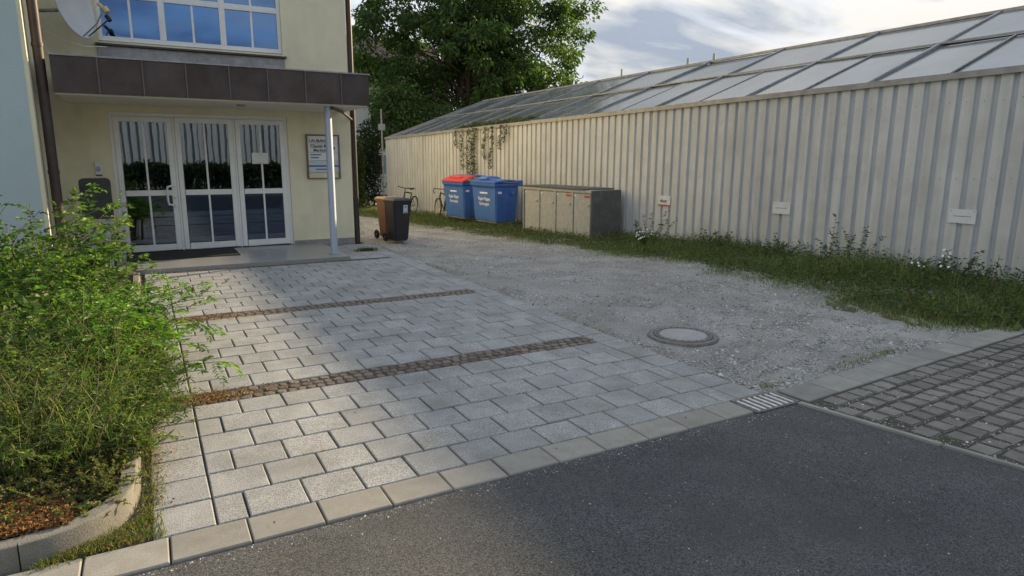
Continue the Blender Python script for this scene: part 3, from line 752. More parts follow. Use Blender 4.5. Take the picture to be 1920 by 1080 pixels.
# door set
dz0, dz1 = 0.062, 2.505
fm = MB()
fm.box(-0.435, -0.375, YF + 0.03, YF + 0.12, dz0, dz1); fm.box(2.445, 2.505, YF + 0.03, YF + 0.12, dz0, dz1)
fm.box(-0.375, 2.445, YF + 0.03, YF + 0.12, dz1 - 0.07, dz1); fm.box(0.525, 0.565, YF + 0.03, YF + 0.12, dz0, dz1 - 0.07); fm.box(1.53, 1.57, YF + 0.03, YF + 0.12, dz0, dz1 - 0.07)
part(fm, 'door_frame', M['white'], bevel=0.006)
for k, (xa, xb) in enumerate(((-0.372, 0.522), (0.568, 1.527), (1.573, 2.442))):
    za, zb = dz0 + 0.015, dz1 - 0.075; y0, y1 = YF + 0.015, YF + 0.085; b = 0.085
    lf = MB()
    lf.box(xa, xa + b, y0, y1, za, zb); lf.box(xb - b, xb, y0, y1, za, zb)
    lf.box(xa + b, xb - b, y0, y1, zb - b, zb); lf.box(xa + b, xb - b, y0, y1, za, za + 0.11); lf.box(xa + b, xb - b, y0, y1, 1.065, 1.16)
    leaf = part(lf, 'door_leaf', M['white'], bevel=0.005)
    xm = (xa + xb) / 2
    for a_, b_ in ((za + 0.11, 1.065), (1.16, zb - b)):
        sub(MB().box(xa + b + 0.001, xb - b - 0.001, y0 + 0.030, y0 + 0.036, a_ + 0.001, b_ - 0.001), 'pane', M['glass'], leaf)
        sub(MB().box(xm - 0.016, xm + 0.016, y0 + 0.018, y0 + 0.0285, a_, b_), 'glazing_bar', M['white'], leaf)
    if k == 0:
        hx = xb - 0.055
        sub(MB().tube([(hx, y0 - 0.002, 1.24), (hx - 0.02, y0 - 0.07, 1.24), (hx - 0.10, y0 - 0.085, 1.22), (hx - 0.11, y0 - 0.085, 1.15), (hx - 0.11, y0 - 0.085, 0.98), (hx - 0.10, y0 - 0.085, 0.91), (hx - 0.02, y0 - 0.07, 0.89), (hx, y0 - 0.002, 0.89)], 0.019, 10), 'handle', M['white'], leaf)
        sub(MB().disc((hx + 0.005, y0 - 0.006, 1.02), (0, 1, 0), 0.025, 0.012, 16), 'lock', M['chrome'], leaf)
# upper window
wz0, wz1 = 3.66, 5.45
fm = MB(); y0, y1 = YF + 0.06, YF + 0.15
xs3 = [-0.435, 0.53, 1.50, 2.47]
fm.box(-0.435, -0.375, y0, y1, wz0, wz1); fm.box(2.44, 2.505, y0, y1, wz0, wz1); fm.box(-0.375, 2.44, y0, y1, wz0, wz0 + 0.075); fm.box(-0.375, 2.44, y0, y1, wz1 - 0.06, wz1)
for xx in (0.53, 1.50): fm.box(xx - 0.05, xx + 0.05, y0, y1, wz0 + 0.075, wz1 - 0.06)
for a_, b_ in ((-0.375, 0.48), (0.58, 1.45), (1.55, 2.44)): fm.box(a_, b_, y0, y1, 4.36, 4.46)
win = part(fm, 'window', M['white'], bevel=0.005)
for a_, b_ in ((-0.375, 0.48), (0.58, 1.45), (1.55, 2.44)):
    for c_, d_ in ((wz0 + 0.075, 4.36), (4.46, wz1 - 0.06)):
        sub(MB().box(a_ + 0.001, b_ - 0.001, y0 + 0.03, y0 + 0.036, c_ + 0.001, d_ - 0.001), 'pane', M['wglass'], win)
        sub(MB().box((a_ + b_) / 2 - 0.018, (a_ + b_) / 2 + 0.018, y0 + 0.018, y0 + 0.0285, c_, d_), 'glazing_bar', M['white'], win)
part(MB().box(-0.49, 2.56, YF - 0.09, YF + 0.058, 3.565, 3.60), 'window_sill', M['copper'], bevel=0.004)
part(MB().box(-0.47, 2.53, YF - 0.025, YF - 0.003, 3.16, 3.56), 'flashing', M['galv'])
# canopy
cx0, cx1, cy0, cz0, cz1 = -1.0, 3.56, 11.50, 2.635, 3.14
cn = MB().box(cx0 + 0.03, cx1 - 0.03, cy0 + 0.04, YF - 0.03, cz0 + 0.03, cz1 - 0.02)
can = part(cn, 'canopy', M['copper'])
seams = [cx0, -0.43, 0.135, 0.713, 1.32, 1.89, 2.48, 3.07, cx1]
for a_, b_ in zip(seams[:-1], seams[1:]):
    sub(MB().box(a_ + 0.008, b_ - 0.008, cy0, cy0 + 0.035, cz0, cz1), 'fascia_panel', M['copper'], can)
for a_ in seams[1:-1]: sub(MB().box(a_ - 0.008, a_ + 0.008, cy0 - 0.022, cy0 + 0.03, cz0 + 0.002, cz1 - 0.002), 'standing_seam', M['seam'], can)
for k in range(3):
    ya, yb = cy0 + 0.04 + k * 0.62, min(cy0 + 0.04 + (k + 1) * 0.62, YF - 0.03)
    sub(MB().box(cx1 - 0.03, cx1, ya + 0.004, yb - 0.004, cz0, cz1), 'fascia_panel', M['copper'], can)
sub(MB().box(cx0 + 0.005, cx1 + 0.012, cy0 - 0.018, cy0 + 0.05, cz1 + 0.001, cz1 + 0.022), 'cap_strip', M['galv'], can)
sub(MB().box(cx0 + 0.02, cx1 - 0.035, cy0 + 0.037, YF - 0.004, cz0 - 0.02, cz0 + 0.028), 'soffit', M['soffit'], can)
sub(MB().disc((1.55, 12.2, cz0 - 0.03), (0, 0, 1), 0.07, 0.03, 20), 'ceiling_lamp', M['galv'], can)
part(MB().tube([(2.885, 11.745, 0.05), (2.885, 11.745, cz0 - 0.015)], 0.064, 4), 'column', M['column'])
part(MB().box(2.80, 2.97, 11.66, 11.83, 0.062, 0.07), 'column_foot', M['column'])
part(MB().box(2.52, 3.722, YF - 0.012, YF - 0.001, 0.0, 0.13), 'plinth', M['galv'])
part(MB().box(-1.17, -0.45, YF - 0.012, YF - 0.001, 0.0, 0.13), 'plinth', M['galv'])
# downpipes
dp = part(MB().tube([(-1.12, 11.62, 0.05), (-1.12, 11.62, 8.5)], 0.066, 14), 'downpipe', M['pipe'])
for z in (1.5, 3.25, 5.2): sub(MB().tube([(-1.12, 11.62, z), (-1.12, 11.62, z + 0.05)], 0.074, 14), 'pipe_clip', M['pipe'], dp)
dp = part(MB().tube([(3.80, YF + 0.07, 0.0), (3.80, YF + 0.07, 8.5)], 0.055, 14), 'downpipe', M['pipe'])
for z in (0.9, 3.3, 5.2): sub(MB().tube([(3.80, YF + 0.07, z), (3.80, YF + 0.07, z + 0.05)], 0.064, 14), 'pipe_clip', M['pipe'], dp)
part(MB().tube([(2.95, 11.72, cz0 - 0.05), (3.3, 12.4, cz0 - 0.06), (3.77, YF + 0.04, cz0 - 0.14)], 0.026, 8), 'gutter_pipe', M['pipe'])
# entrance step
tag(MB().box(-0.50, 3.045, 11.315, YF - 0.015, -0.3, 0.058).build('entrance_step', M['polished'], bevel=0.008), kind='structure')
tag(MB().box(-0.36, 1.38, 12.30, 13.30, 0.059, 0.072).build('doormat', M['mat'], bevel=0.004), 'dark doormat lying on the step in front of the glass doors', 'doormat')
tag(MB().box(1.83, 2.12, YF + 0.004, YF + 0.010, 1.625, 1.83).build('paper_notice', M['plate']), 'white paper notice stuck on the right-hand door leaf', 'notice')
no = bpy.data.objects['paper_notice']
text('...............', 0.06, M['text_k'], no, (1.975, YF + 0.003, 1.655), (1, 0, 0), (0, 0, 1), 'lettering', sx=0.7)
# bell panel
bp_ = empty('doorbell_panel', (-0.652, YF, 1.55), 'small white doorbell panel on the cream wall left of the door', 'doorbell')
MB().box(-0.045, 0.045, -0.035, -0.001, -0.105, 0.105).build('housing', M['white'], bp_, bevel=0.006)
MB().box(-0.028, 0.028, -0.040, -0.036, -0.05, 0.03).build('name_field', M['text_b'], bp_)
for z in (-0.03, -0.005, 0.018): MB().box(-0.024, 0.024, -0.043, -0.0405, z - 0.007, z + 0.007).build('button', M['plate_b'], bp_)
MB().box(-0.045, 0.045, -0.03, -0.001, -0.125, -0.107).build('base', M['black'], bp_)
# letterbox on its post
lb = empty('letterbox', (-0.66, 12.1, 0), 'dark letterbox with rounded top on a post left of the door', 'letterbox')
prof = [(-0.205, 0.80), (0.205, 0.80), (0.205, 1.36)] + [(0.205 - 0.06 + 0.06 * math.cos(t), 1.36 + 0.06 * math.sin(t)) for t in np.linspace(0.3, 1.57, 5)] + [(-0.205 + 0.06 - 0.06 * math.sin(t), 1.36 + 0.06 * math.cos(t)) for t in np.linspace(0, 1.4, 5)]
k = len(prof)
MB().add([(x, -0.13, z) for x, z in prof] + [(x, 0.13, z) for x, z in prof], [tuple(range(k)), tuple(range(k, 2 * k))[::-1]] + [(i, k + i, k + (i + 1) % k, (i + 1) % k) for i in range(k)]).build('box', M['letterbox'], lb)
MB().box(-0.17, 0.17, -0.142, -0.131, 1.24, 1.30).build('flap', M['letterbox'], lb, bevel=0.003)
MB().box(-0.17, 0.17, -0.138, -0.131, 0.84, 1.21).build('door', M['letterbox'], lb, bevel=0.003)
MB().box(0.09, 0.135, -0.04, 0.04, 0.0, 0.80).build('post', M['column'], lb)
MB().box(-0.135, -0.09, -0.04, 0.04, 0.0, 0.80).build('post', M['column'], lb)
# name board
nb = empty('name_board', (3.158, YF, 1.33), 'framed board of white company name plates on the wall behind the column', 'sign')
fmb = MB(); fmb.box(-0.325, -0.295, -0.045, -0.002, 0, 0.86); fmb.box(0.295, 0.325, -0.045, -0.002, 0, 0.86); fmb.box(-0.295, 0.295, -0.045, -0.002, 0.835, 0.86); fmb.box(-0.295, 0.295, -0.04, -0.002, 0.0, 0.02)
fmb.build('frame', M['wood'], nb)
plates = [(0.685, 0.83, 'plate'), (0.52, 0.678, 'plate'), (0.36, 0.513, 'plate'), (0.265, 0.354, 'plate_b'), (0.135, 0.240, 'plate_b')]
for a_, b_, mm in plates: MB().box(-0.292, 0.292, -0.036, -0.015, a_, b_).build('name_plate', M[mm], nb, bevel=0.002)
MB().box(-0.292, 0.292, -0.038, -0.015, 0.242, 0.262).build('bar', M['text_k'], nb)
text('LAUBANGER', 0.083, M['text_k'], nb, (-0.27, -0.038, 0.735), (1, 0, 0), (0, 0, 1), align='LEFT')
text('Classic Multi', 0.088, M['text_k'], nb, (-0.25, -0.038, 0.635), (1, 0, 0), (0, 0, 1), align='LEFT')
text('Marketing', 0.080, M['text_k'], nb, (-0.19, -0.038, 0.557), (1, 0, 0), (0, 0, 1), align='LEFT')
for z, l in ((0.47, 0.20), (0.415, 0.16)): MB().box(-0.25, -0.25 + l, -0.0375, -0.0362, z - 0.012, z + 0.012).build('print_line', M['text_b'], nb)
MB().box(-0.16, 0.10, -0.0375, -0.0362, 0.178, 0.202).build('print_line', M['text_b'], nb)
MB().disc((0.20, -0.037, 0.60), (0, 1, 0), 0.032, 0.002, 20).build('emblem', M['text_k'], nb)
# satellite dish
ds = empty('satellite_dish', (-0.82, 12.75, 3.99), 'round grey satellite dish mounted on the wall above the canopy', 'satellite dish')
dm = MB(); prof = [(r, 0.17 * (r / 0.46) ** 2) for r in np.linspace(0.0, 0.46, 9)] + [(0.472, 0.17), (0.472, 0.155), (0.45, 0.148)] + [(r, 0.17 * (r / 0.46) ** 2 - 0.012) for r in np.linspace(0.44, 0.0, 8)]
dm.lathe(prof, n=48)
rotd = Euler((R(80), 0, R(62)), 'XYZ').to_matrix().to_4x4()
def dpart(mb, name, m):
    me = mb.mesh(name); me.transform(rotd); return link(name, me, m, ds)
dpart(dm, 'reflector', M['dish'])
dpart(MB().tube([(0, -0.45, 0.15), (0.0, -0.30, 0.42), (0.0, -0.10, 0.58)], 0.011, 8), 'feed_arm', M['chrome'])
dpart(MB().tube([(0, -0.12, 0.60), (0, -0.02, 0.52)], 0.028, 12).tube([(0, -0.17, 0.63), (0, -0.09, 0.60)], 0.042, 10), 'feed_horn', M['yellowp'])
dpart(MB().tube([(0.16, -0.42, 0.15), (0.2, -0.22, 0.5)], 0.010, 8).tube([(0.2, -0.24, 0.53), (0.2, -0.15, 0.49)], 0.034, 10), 'feed_horn', M['black'])
MB().tube([(-0.02, 0.05, -0.02), (-0.34, 0.06, -0.06)], 0.026, 10).build('bracket', M['galv'], ds)
MB().tube([(-0.36, 0.4, -0.42), (-0.33, 0.06, -0.3), (-0.1, 0.02, -0.46), (0.22, -0.05, -0.55), (0.5, 0.2, -0.5)], 0.006, 6).build('cable', M['white'], ds)
MB().tube([(-0.34, 0.3, -0.45), (-0.28, 0.3, -0.8), (-0.20, 0.2, -0.95)], 0.006, 6).build('cable', M['white'], ds)

# ================================================================== GREENHOUSE
T0, GW, GH = 2.916, 4.67, 1.68
S_FAR, S_NEAR = 18.5, -9.1
gh = empty('greenhouse', at_sn(5, 0, 0), 'long greenhouse with cream corrugated metal wall and sloping glass roof', 'greenhouse')
ghi = Matrix.Translation(-gh.location)
def gp(s, v, z=0.0, n=None):           # point on roof slope, v 0 eave .. 1 ridge
    p = P0 + DV * s + NV * (v * GW if n is None else n)
    p.z = T0 + SLOPE * s + v * GH + z
    return p
def gpart(mb, name, m, bevel=0, parent=gh):
    me = mb.mesh(name, bevel); me.transform(ghi); return link(name, me, m, parent)
def beam(a, b, w, h, side=None):
    """rectangular bar from a to b, width w across, height h upwards"""
    a, b = Vector(a), Vector(b); t = (b - a).normalized(); z = Vector((0, 0, 1)); sd = t.cross(z).normalized(); uu_ = sd.cross(t)
    q = [a - sd * w / 2 - uu_ * h / 2, a + sd * w / 2 - uu_ * h / 2, a + sd * w / 2 + uu_ * h / 2, a - sd * w / 2 + uu_ * h / 2]
    vs = q + [x + (b - a) for x in q]
    return MB().add(vs, [(0, 1, 2, 3), (7, 6, 5, 4), (0, 4, 5, 1), (1, 5, 6, 2), (2, 6, 7, 3), (3, 7, 4, 0)])
# corrugated wall sheets, five ribs each
pitch_ = 0.23; prof = []
for k in range(5):
    o_ = k * pitch_
    prof += [(o_, 0.0), (o_ + 0.150, 0.0), (o_ + 0.164, 0.042), (o_ + 0.212, 0.042)]
prof.append((5 * pitch_ + 0.004, -0.001))
pm = MB(); hb, ht = -0.45, T0 - 0.01
for zz in (hb, ht):
    pm.v += [(u, d_, zz) for u, d_ in prof]
k = len(prof); pm.f = [(i, i + 1, k + i + 1, k + i) for i in range(k - 1)]; pm.sm = [False] * len(pm.f)
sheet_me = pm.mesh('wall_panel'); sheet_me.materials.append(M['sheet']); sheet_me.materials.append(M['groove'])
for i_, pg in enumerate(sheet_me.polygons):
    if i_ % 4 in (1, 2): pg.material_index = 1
fx = MB()
for k in range(5):
    for zz in (0.35, 1.45, 2.55): fx.disc((k * pitch_ + 0.068, -0.004, zz), (0, 1, 0), 0.007, 0.008, 6)
fix_me = fx.mesh('fixings'); fix_me.materials.append(M['galv'])
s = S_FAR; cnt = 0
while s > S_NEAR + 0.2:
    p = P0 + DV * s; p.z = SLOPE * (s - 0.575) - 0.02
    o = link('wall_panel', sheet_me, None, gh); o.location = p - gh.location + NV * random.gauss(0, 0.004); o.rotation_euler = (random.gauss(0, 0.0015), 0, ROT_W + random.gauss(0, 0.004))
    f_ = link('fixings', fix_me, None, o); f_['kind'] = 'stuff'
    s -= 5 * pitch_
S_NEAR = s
back = MB(); a_, b_ = at_sn(S_FAR, 0.06, -0.6), at_sn(S_NEAR, 0.06, -0.6)
# framework and glass
gpart(beam(gp(S_FAR, 0, 0.0), gp(S_NEAR, 0, 0.0), 0.10, 0.09), 'eaves_rail', M['rail'])
gpart(beam(gp(S_FAR, 1, 0.03), gp(S_NEAR, 1, 0.02), 0.08, 0.06), 'ridge_beam', M['rail'])
gpart(beam(gp(S_FAR, 0.5, 0.045), gp(S_NEAR, 0.5, 0.035), 0.035, 0.03), 'purlin', M['rail'])
gpart(beam(gp(S_FAR, 2, 0, 2 * GW) + Vector((0, 0, -2 * GH)), gp(S_NEAR, 2, 0, 2 * GW) + Vector((0, 0, -2 * GH)), 0.10, 0.09), 'eaves_rail', M['rail'])
raf = [S_FAR - 0.03] + [3.55 + 2.38 * k for k in range(6, -1, -1)] + [3.55 - 2.38 * k for k in range(1, 6)]
raf = [r_ for r_ in raf if r_ > S_NEAR + 0.3] + [S_NEAR + 0.03]
def pane(s0, s1, v0, v1, nm='roof_pane', flip=False):
    tl = [random.gauss(0, 0.007) for _ in range(3)]
    def q(s, v):
        if flip:
            p = P0 + DV * s + NV * ((2 - v) * GW); p.z = T0 + SLOPE * s + v * GH; return p
        return gp(s, v)
    c = [q(s0, v0), q(s1, v0), q(s1, v1), q(s0, v1)]
    c[0].z += tl[0]; c[1].z += tl[1]; c[2].z += tl[2]; c[3].z += tl[0] + tl[2] - tl[1]
    top = [p + Vector((0, 0, 0.008)) for p in c]
    gpart(MB().add(c + top, [(0, 1, 2, 3), (7, 6, 5, 4), (0, 4, 5, 1), (1, 5, 6, 2), (2, 6, 7, 3), (3, 7, 4, 0)]), nm, M['roofglass'])
for i in range(len(raf)):
    gpart(beam(gp(raf[i], 0.0, 0.02), gp(raf[i], 1.0, 0.02), 0.05, 0.05), 'rafter', M['galv'])
    gpart(beam(gp(raf[i], 2, 0, 2 * GW) + Vector((0, 0, -2 * GH)), gp(raf[i], 1.0, 0.0), 0.06, 0.06), 'rafter', M['galv'])
    if i + 1 < len(raf):
        a_, b_ = raf[i] - 0.035, raf[i + 1] + 0.035
        pane(a_, b_, 0.51, 0.985)
        m_ = (a_ + b_) / 2
        pane(a_, m_ + 0.015, 0.012, 0.49); pane(m_ - 0.015, b_, 0.012, 0.49)
        gpart(beam(gp(m_, 0.015, 0.018), gp(m_, 0.49, 0.018), 0.022, 0.022), 'glazing_bar', M['rail'])
        pane(a_, b_, 0.01, 0.985, flip=True)
for s in (S_FAR, S_NEAR):
    e0 = at_sn(s, 0.05, -0.6); e1 = at_sn(s, 2 * GW, -0.6); z_ = T0 + SLOPE * s - 0.04
    q = [e0, e1, Vector((e1.x, e1.y, z_)), gp(s, 1, -0.04), Vector((e0.x, e0.y, z_))]
    th = DV * 0.04 * (-1 if s > 0 else 1)
    gpart(MB().add(q + [p + th for p in q], [(0, 1, 2, 3, 4), (9, 8, 7, 6, 5)] + [(i, 5 + i, 5 + (i + 1) % 5, (i + 1) % 5) for i in range(5)]), 'gable_wall', M['sheet'])
q0, q1 = at_sn(S_FAR, 2 * GW, -0.6), at_sn(S_NEAR, 2 * GW, -0.6)
gpart(MB().add([q0, q1, Vector((q1.x, q1.y, T0 + SLOPE * S_NEAR - 0.05)), Vector((q0.x, q0.y, T0 + SLOPE * S_FAR - 0.05))], [(0, 1, 2, 3)]), 'rear_wall', M['sheet'])
gpart(MB().add([at_sn(S_FAR - .1, 0.1, -0.35), at_sn(S_NEAR + .1, 0.1, -0.35), at_sn(S_NEAR + .1, 2 * GW - .1, -0.35), at_sn(S_FAR - .1, 2 * GW - .1, -0.35)], [(0, 1, 2, 3)]), 'floor', M['soil'])
for s_, nn_, hh in ((16.1, 5.2, 0.6), (10.3, 5.3, 0.75), (7.35, 5.3, 0.65), (6.35, 5.3, 0.65)):
    b_ = at_sn(s_, nn_, 0); zt = T0 + SLOPE * s_ + GH
    gpart(MB().tube([(b_.x, b_.y, zt - 0.45), (b_.x, b_.y, zt + hh * 0.55)], 0.035, 8), 'vent_rod', M['galv'])

# ================================================================== OBJECTS ON THE DRIVE
def container(name, s, n, label, red, rz=0.0):
    p = at_sn(s, n); o = empty(name, p, label, 'waste container', 'large blue waste containers', ROT_W + rz)
    o.location.z -= 0.02
    bw, bd, tw, td, z0, z1 = 0.585, 0.33, 0.635, 0.39, 0.20, 1.20
    mb = MB(); mb.frustum((-bw, bw, -bd, bd), (-tw, tw, -td, td), z0, z1)
    body = mb.build('body', M['blue'], o, bevel=0.03, seg=3)
    rim = MB(); rim.frustum((-tw - 0.03, tw + 0.03, -td - 0.03, td + 0.03), (-tw - 0.045, tw + 0.045, -td - 0.045, td + 0.045), z1 - 0.01, z1 + 0.075)
    rim.build('rim', M['blue'], o, bevel=0.012)
    for k in range(11):
        x = -0.56 + k * 0.112; MB().box(x - 0.012, x + 0.012, -td - 0.032, -td + 0.01, z1 - 0.065, z1 - 0.008).build('rim_rib', M['blue'], o)
    for sx in (-1, 1):
        MB().disc((sx * (tw + 0.005), 0.16, 1.02), (1, 0, 0), 0.075, 0.06, 20).build('trunnion_plate', M['blue'], o)
        MB().disc((sx * (tw + 0.04), 0.16, 1.02), (1, 0, 0), 0.025, 0.08, 12).build('trunnion_pin', M['galv'], o)
        for k in (-0.16, 0.02): MB().frustum((sx * (bw + 0.004) - 0.012, sx * (bw + 0.004) + 0.012, k - 0.02, k + 0.02), (sx * (tw - 0.002) - 0.012, sx * (tw - 0.002) + 0.012, k - 0.02, k + 0.02), z0 + 0.03, z1 - 0.1).build('side_rib', M['blue'], o)
    MB().box(-bw + 0.03, bw - 0.03, -bd + 0.03, bd - 0.03, z0 - 0.035, z0 + 0.01).build('underframe', M['galv'], o)
    for sx in (-1, 1):
        for sy in (-1, 1):
            w = MB().box(-0.03, 0.03, -0.03, 0.03, 0.15, 0.19).build('caster', M['chrome'], o); w.location = (sx * 0.48, sy * 0.25, 0)
            c = MB().ring((0, 0.03 * sy, 0.085), (0.35, 1, 0), 0.062, 0.022, 20, 8).disc((0, 0.03 * sy, 0.085), (0.35, 1, 0), 0.05, 0.025, 16)
            c.build('wheel', M['rubber'], w)
            MB().box(-0.012, 0.012, -0.045 * sy - 0.004, -0.045 * sy + 0.004, 0.07, 0.16).build('fork', M['chrome'], w)
    # lid
    lt = z1 + 0.075
    def lidsec(y0, y1, zf, x0, x1, ny=8):
        vs = []; fs = []
        for i in range(ny + 1):
            y = y0 + (y1 - y0) * i / ny; z = zf(y)
            vs += [(x0, y, z - 0.05), (x0 + 0.03, y, z), (x1 - 0.03, y, z), (x1, y, z - 0.05)]
        for i in range(ny):
            for j in range(3): fs.append((i * 4 + j, i * 4 + j + 1, i * 4 + 5 + j, i * 4 + 4 + j))
        fs += [(0, 3, 2, 1), (ny * 4, ny * 4 + 1, ny * 4 + 2, ny * 4 + 3)]
        fs += [(i * 4, (i + 1) * 4, (i + 1) * 4 + 3, i * 4 + 3) for i in range(ny)]
        return MB().add(vs, fs, False)
    if red:
        zf = lambda y: lt + 0.015 + 0.20 * math.sin(math.pi * min(1, max(0, (y + td + 0.05) / (2 * td + 0.1)) * 0.62 + 0.06))
        lidsec(-td - 0.05, 0.02, zf, -tw - 0.05, tw + 0.05, 6).build('front_flap', M['red'], o, bevel=0.012)
        lidsec(0.024, td + 0.06, zf, -tw - 0.05, tw + 0.05, 8).build('lid', M['bluelid'], o, bevel=0.012)
        MB().box(-0.35, 0.35, -0.33, -0.18, zf(-0.25) - 0.03, zf(-0.25) + 0.022).build('flap_ridge', M['red'], o, bevel=0.012)
    else:
        zf = lambda y: lt + 0.055 + 0.05 * math.sin(math.pi * min(1, max(0, (y + td) / (2 * td))))
        lid = lidsec(-td - 0.05, td + 0.06, zf, -tw - 0.05, tw + 0.05, 8).build('lid', M['bluelid'], o, bevel=0.012)
        MB().frustum((-0.42, 0.05, -0.34, 0.20), (-0.36, 0.0, -0.26, 0.12), zf(0) - 0.02, zf(0) + 0.065).build('lid_hump', M['bluelid'], o, bevel=0.02)
        MB().tube([(0.12, -0.28, zf(-.28) - 0.005), (0.14, -0.28, zf(-.28) + 0.035), (0.50, -0.28, zf(-.28) + 0.035), (0.52, -0.28, zf(-.28) - 0.005)], 0.014, 8).build('lid_handle', M['bluelid'], o)
    for sx in (-1, 1): MB().box(sx * (tw + 0.02) - 0.05, sx * (tw + 0.02) + 0.05, td - 0.06, td + 0.10, lt - 0.09, lt + 0.075).build('hinge', M['blue'], o, bevel=0.02)
    def front(z, out=0.004):
        f = (z - z0) / (z1 - z0); return -(bd + (td - bd) * f) - out
    for body_, size, z in (('Papier Pappe', 0.135, 0.83), ('Kartonagen', 0.125, 0.69)):
        text(body_, size, M['text_w'], o, (0.0, front(z, 0.006), z), (1, 0, 0), (0, -0.06, 1), 'lettering', sx=0.88)
    MB().box(-0.20, 0.20, front(1.0, 0.006), front(1.0, 0.002), 0.975, 1.02).build('print_line', M['text_w'], o)
    MB().box(tw - 0.014, tw - 0.002, -0.30, -0.14, 0.99, 1.05).build('sticker', M['text_w'], o)
    return o
container('waste_container', 8.66, -0.92, 'blue waste container with flat blue lid, nearest the grey locker row', False)
container('waste_container', 10.82, -0.70, 'blue waste container with a red front flap on its domed lid', True)
# dark lump beside the containers
lump = MB(); me = bmesh.new(); bmesh.ops.create_icosphere(me, subdivisions=3, radius=1)
for v in me.verts:
    v.co *= 1 + 0.10 * math.sin(v.co.x * 7 + 1) * math.sin(v.co.y * 6) + 0.06 * math.sin(v.co.z * 11 + v.co.x * 5)
    v.co.x *= 0.40; v.co.y *= 0.30; v.co.z = max(-0.25, v.co.z) * 0.16 + 0.04
mm = bpy.data.meshes.new('bin_bag'); me.to_mesh(mm); me.free()
for p_ in mm.polygons: p_.use_smooth = True
tag(link('bin_bag', mm, M['black'], None, at_sn(7.55, -0.35) + Vector((0, 0, 0.03)), ROT_W), 'dark flat bag lying in the grass between container and locker row', 'bag')

# bin lockers (four doors)
lk = empty('bin_lockers', at_sn(5.66, -0.62), 'row of four grey concrete bin lockers with dark weathered side', 'bin locker', None, ROT_W)
LW, LD, LH = 1.39, 0.45, 1.155
shell = MB(); shell.box(-LW, -LW + 0.035, -LD, LD, -0.05, LH); shell.box(-LW + 0.035, LW - 0.04, LD - 0.05, LD, -0.05, LH); shell.box(-LW + 0.035, LW - 0.04, -LD + 0.06, LD - 0.05, LH - 0.05, LH)
shell.build('shell', M['locker'], lk, bevel=0.006)
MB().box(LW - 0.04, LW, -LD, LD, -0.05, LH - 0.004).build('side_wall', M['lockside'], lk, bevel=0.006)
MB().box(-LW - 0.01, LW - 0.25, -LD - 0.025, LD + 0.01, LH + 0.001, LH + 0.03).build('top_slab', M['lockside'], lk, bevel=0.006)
dw = (2 * LW - 0.075) / 4
for k in range(4):
    xa = -LW + 0.035 + k * dw; xb = xa + dw
    if k: MB().box(xa - 0.025, xa + 0.025, -LD + 0.002, -LD + 0.06, -0.05, LH - 0.004).build('post', M['locker'], lk)
    d_ = MB().box(xa + 0.04, xb - 0.04, -LD + 0.022, -LD + 0.055, 0.03, LH - 0.085).build('locker_door', M['locker'], lk, bevel=0.006)
    MB().box(xb - 0.17, xb - 0.07, -LD - 0.004, -LD + 0.0215, 0.79, 0.825).build('handle', M['chrome'], d_)
    MB().box(xa + 0.05, xa + 0.11, -LD + 0.016, -LD + 0.0215, LH - 0.16, LH - 0.115).build('number_plate', M['plate'], d_)
    if k >= 2: MB().box(xb - 0.26, xb - 0.06, -LD + 0.017, -LD + 0.0215, LH - 0.175, LH - 0.125).build('red_sticker', M['text_r'], d_)
MB().box(-LW + 0.04, LW - 0.045, -LD + 0.003, -LD + 0.06, LH - 0.07, LH - 0.006).build('lintel', M['locker'], lk)

# wheelie bins
def wheelie(name, loc, rz, label, body_m, lid_m, sticker):
    o = empty(name, loc, label, 'wheelie bin', 'wheelie bins', rz)
    MB().frustum((-0.155, 0.155, -0.17, 0.15), (-0.205, 0.205, -0.235, 0.20), 0.03, 0.86).build('body', body_m, o, bevel=0.028, seg=3)
    MB().frustum((-0.215, 0.215, -0.245, 0.225), (-0.22, 0.22, -0.25, 0.23), 0.825, 0.872).build('rim', body_m, o, bevel=0.01)
    MB().frustum((-0.225, 0.225, -0.262, 0.25), (-0.18, 0.18, -0.21, 0.22), 0.873, 0.925).build('lid', lid_m, o, bevel=0.014)
    MB().tube([(-0.17, 0.25, 0.865), (-0.17, 0.31, 0.87), (0.17, 0.31, 0.87), (0.17, 0.25, 0.865)], 0.015, 8).build('handle', lid_m, o)
    MB().tube([(-0.24, 0.175, 0.10), (0.24, 0.175, 0.10)], 0.012, 8).build('axle', M['galv'], o)
    for sx in (-1, 1):
        w = MB().ring((sx * 0.215, 0.175, 0.10), (1, 0, 0), 0.075, 0.025, 24, 8).build('wheel', M['rubber'], o)
        MB().disc((sx * 0.215, 0.175, 0.10), (1, 0, 0), 0.06, 0.02, 16).build('hub', M['rubber'], w)
    if sticker:
        st = MB().add([(0.01, -0.232, 0.62), (0.11, -0.232, 0.62), (0.11, -0.247, 0.79), (0.01, -0.247, 0.79)], [(0, 1, 2, 3)]).build('sticker', M['plate_b'], o)
        for z in (0.64, 0.75): MB().box(0.03, 0.09, -0.2455 - (z - 0.75) * 0.08, -0.2445 - (z - 0.75) * 0.08, z - 0.008, z + 0.008).build('print_line', M['text_k'], st)
    return o
wheelie('wheelie_bin', (4.66, 13.38, -0.01), R(8), 'black wheelie bin with a pale sticker at the gravel edge', M['blackbin'], M['blackbin'], True)
wheelie('wheelie_bin', (4.66, 13.97, -0.01), R(10), 'brown wheelie bin standing behind the black one', M['brownbin'], M['brownlid'], False)

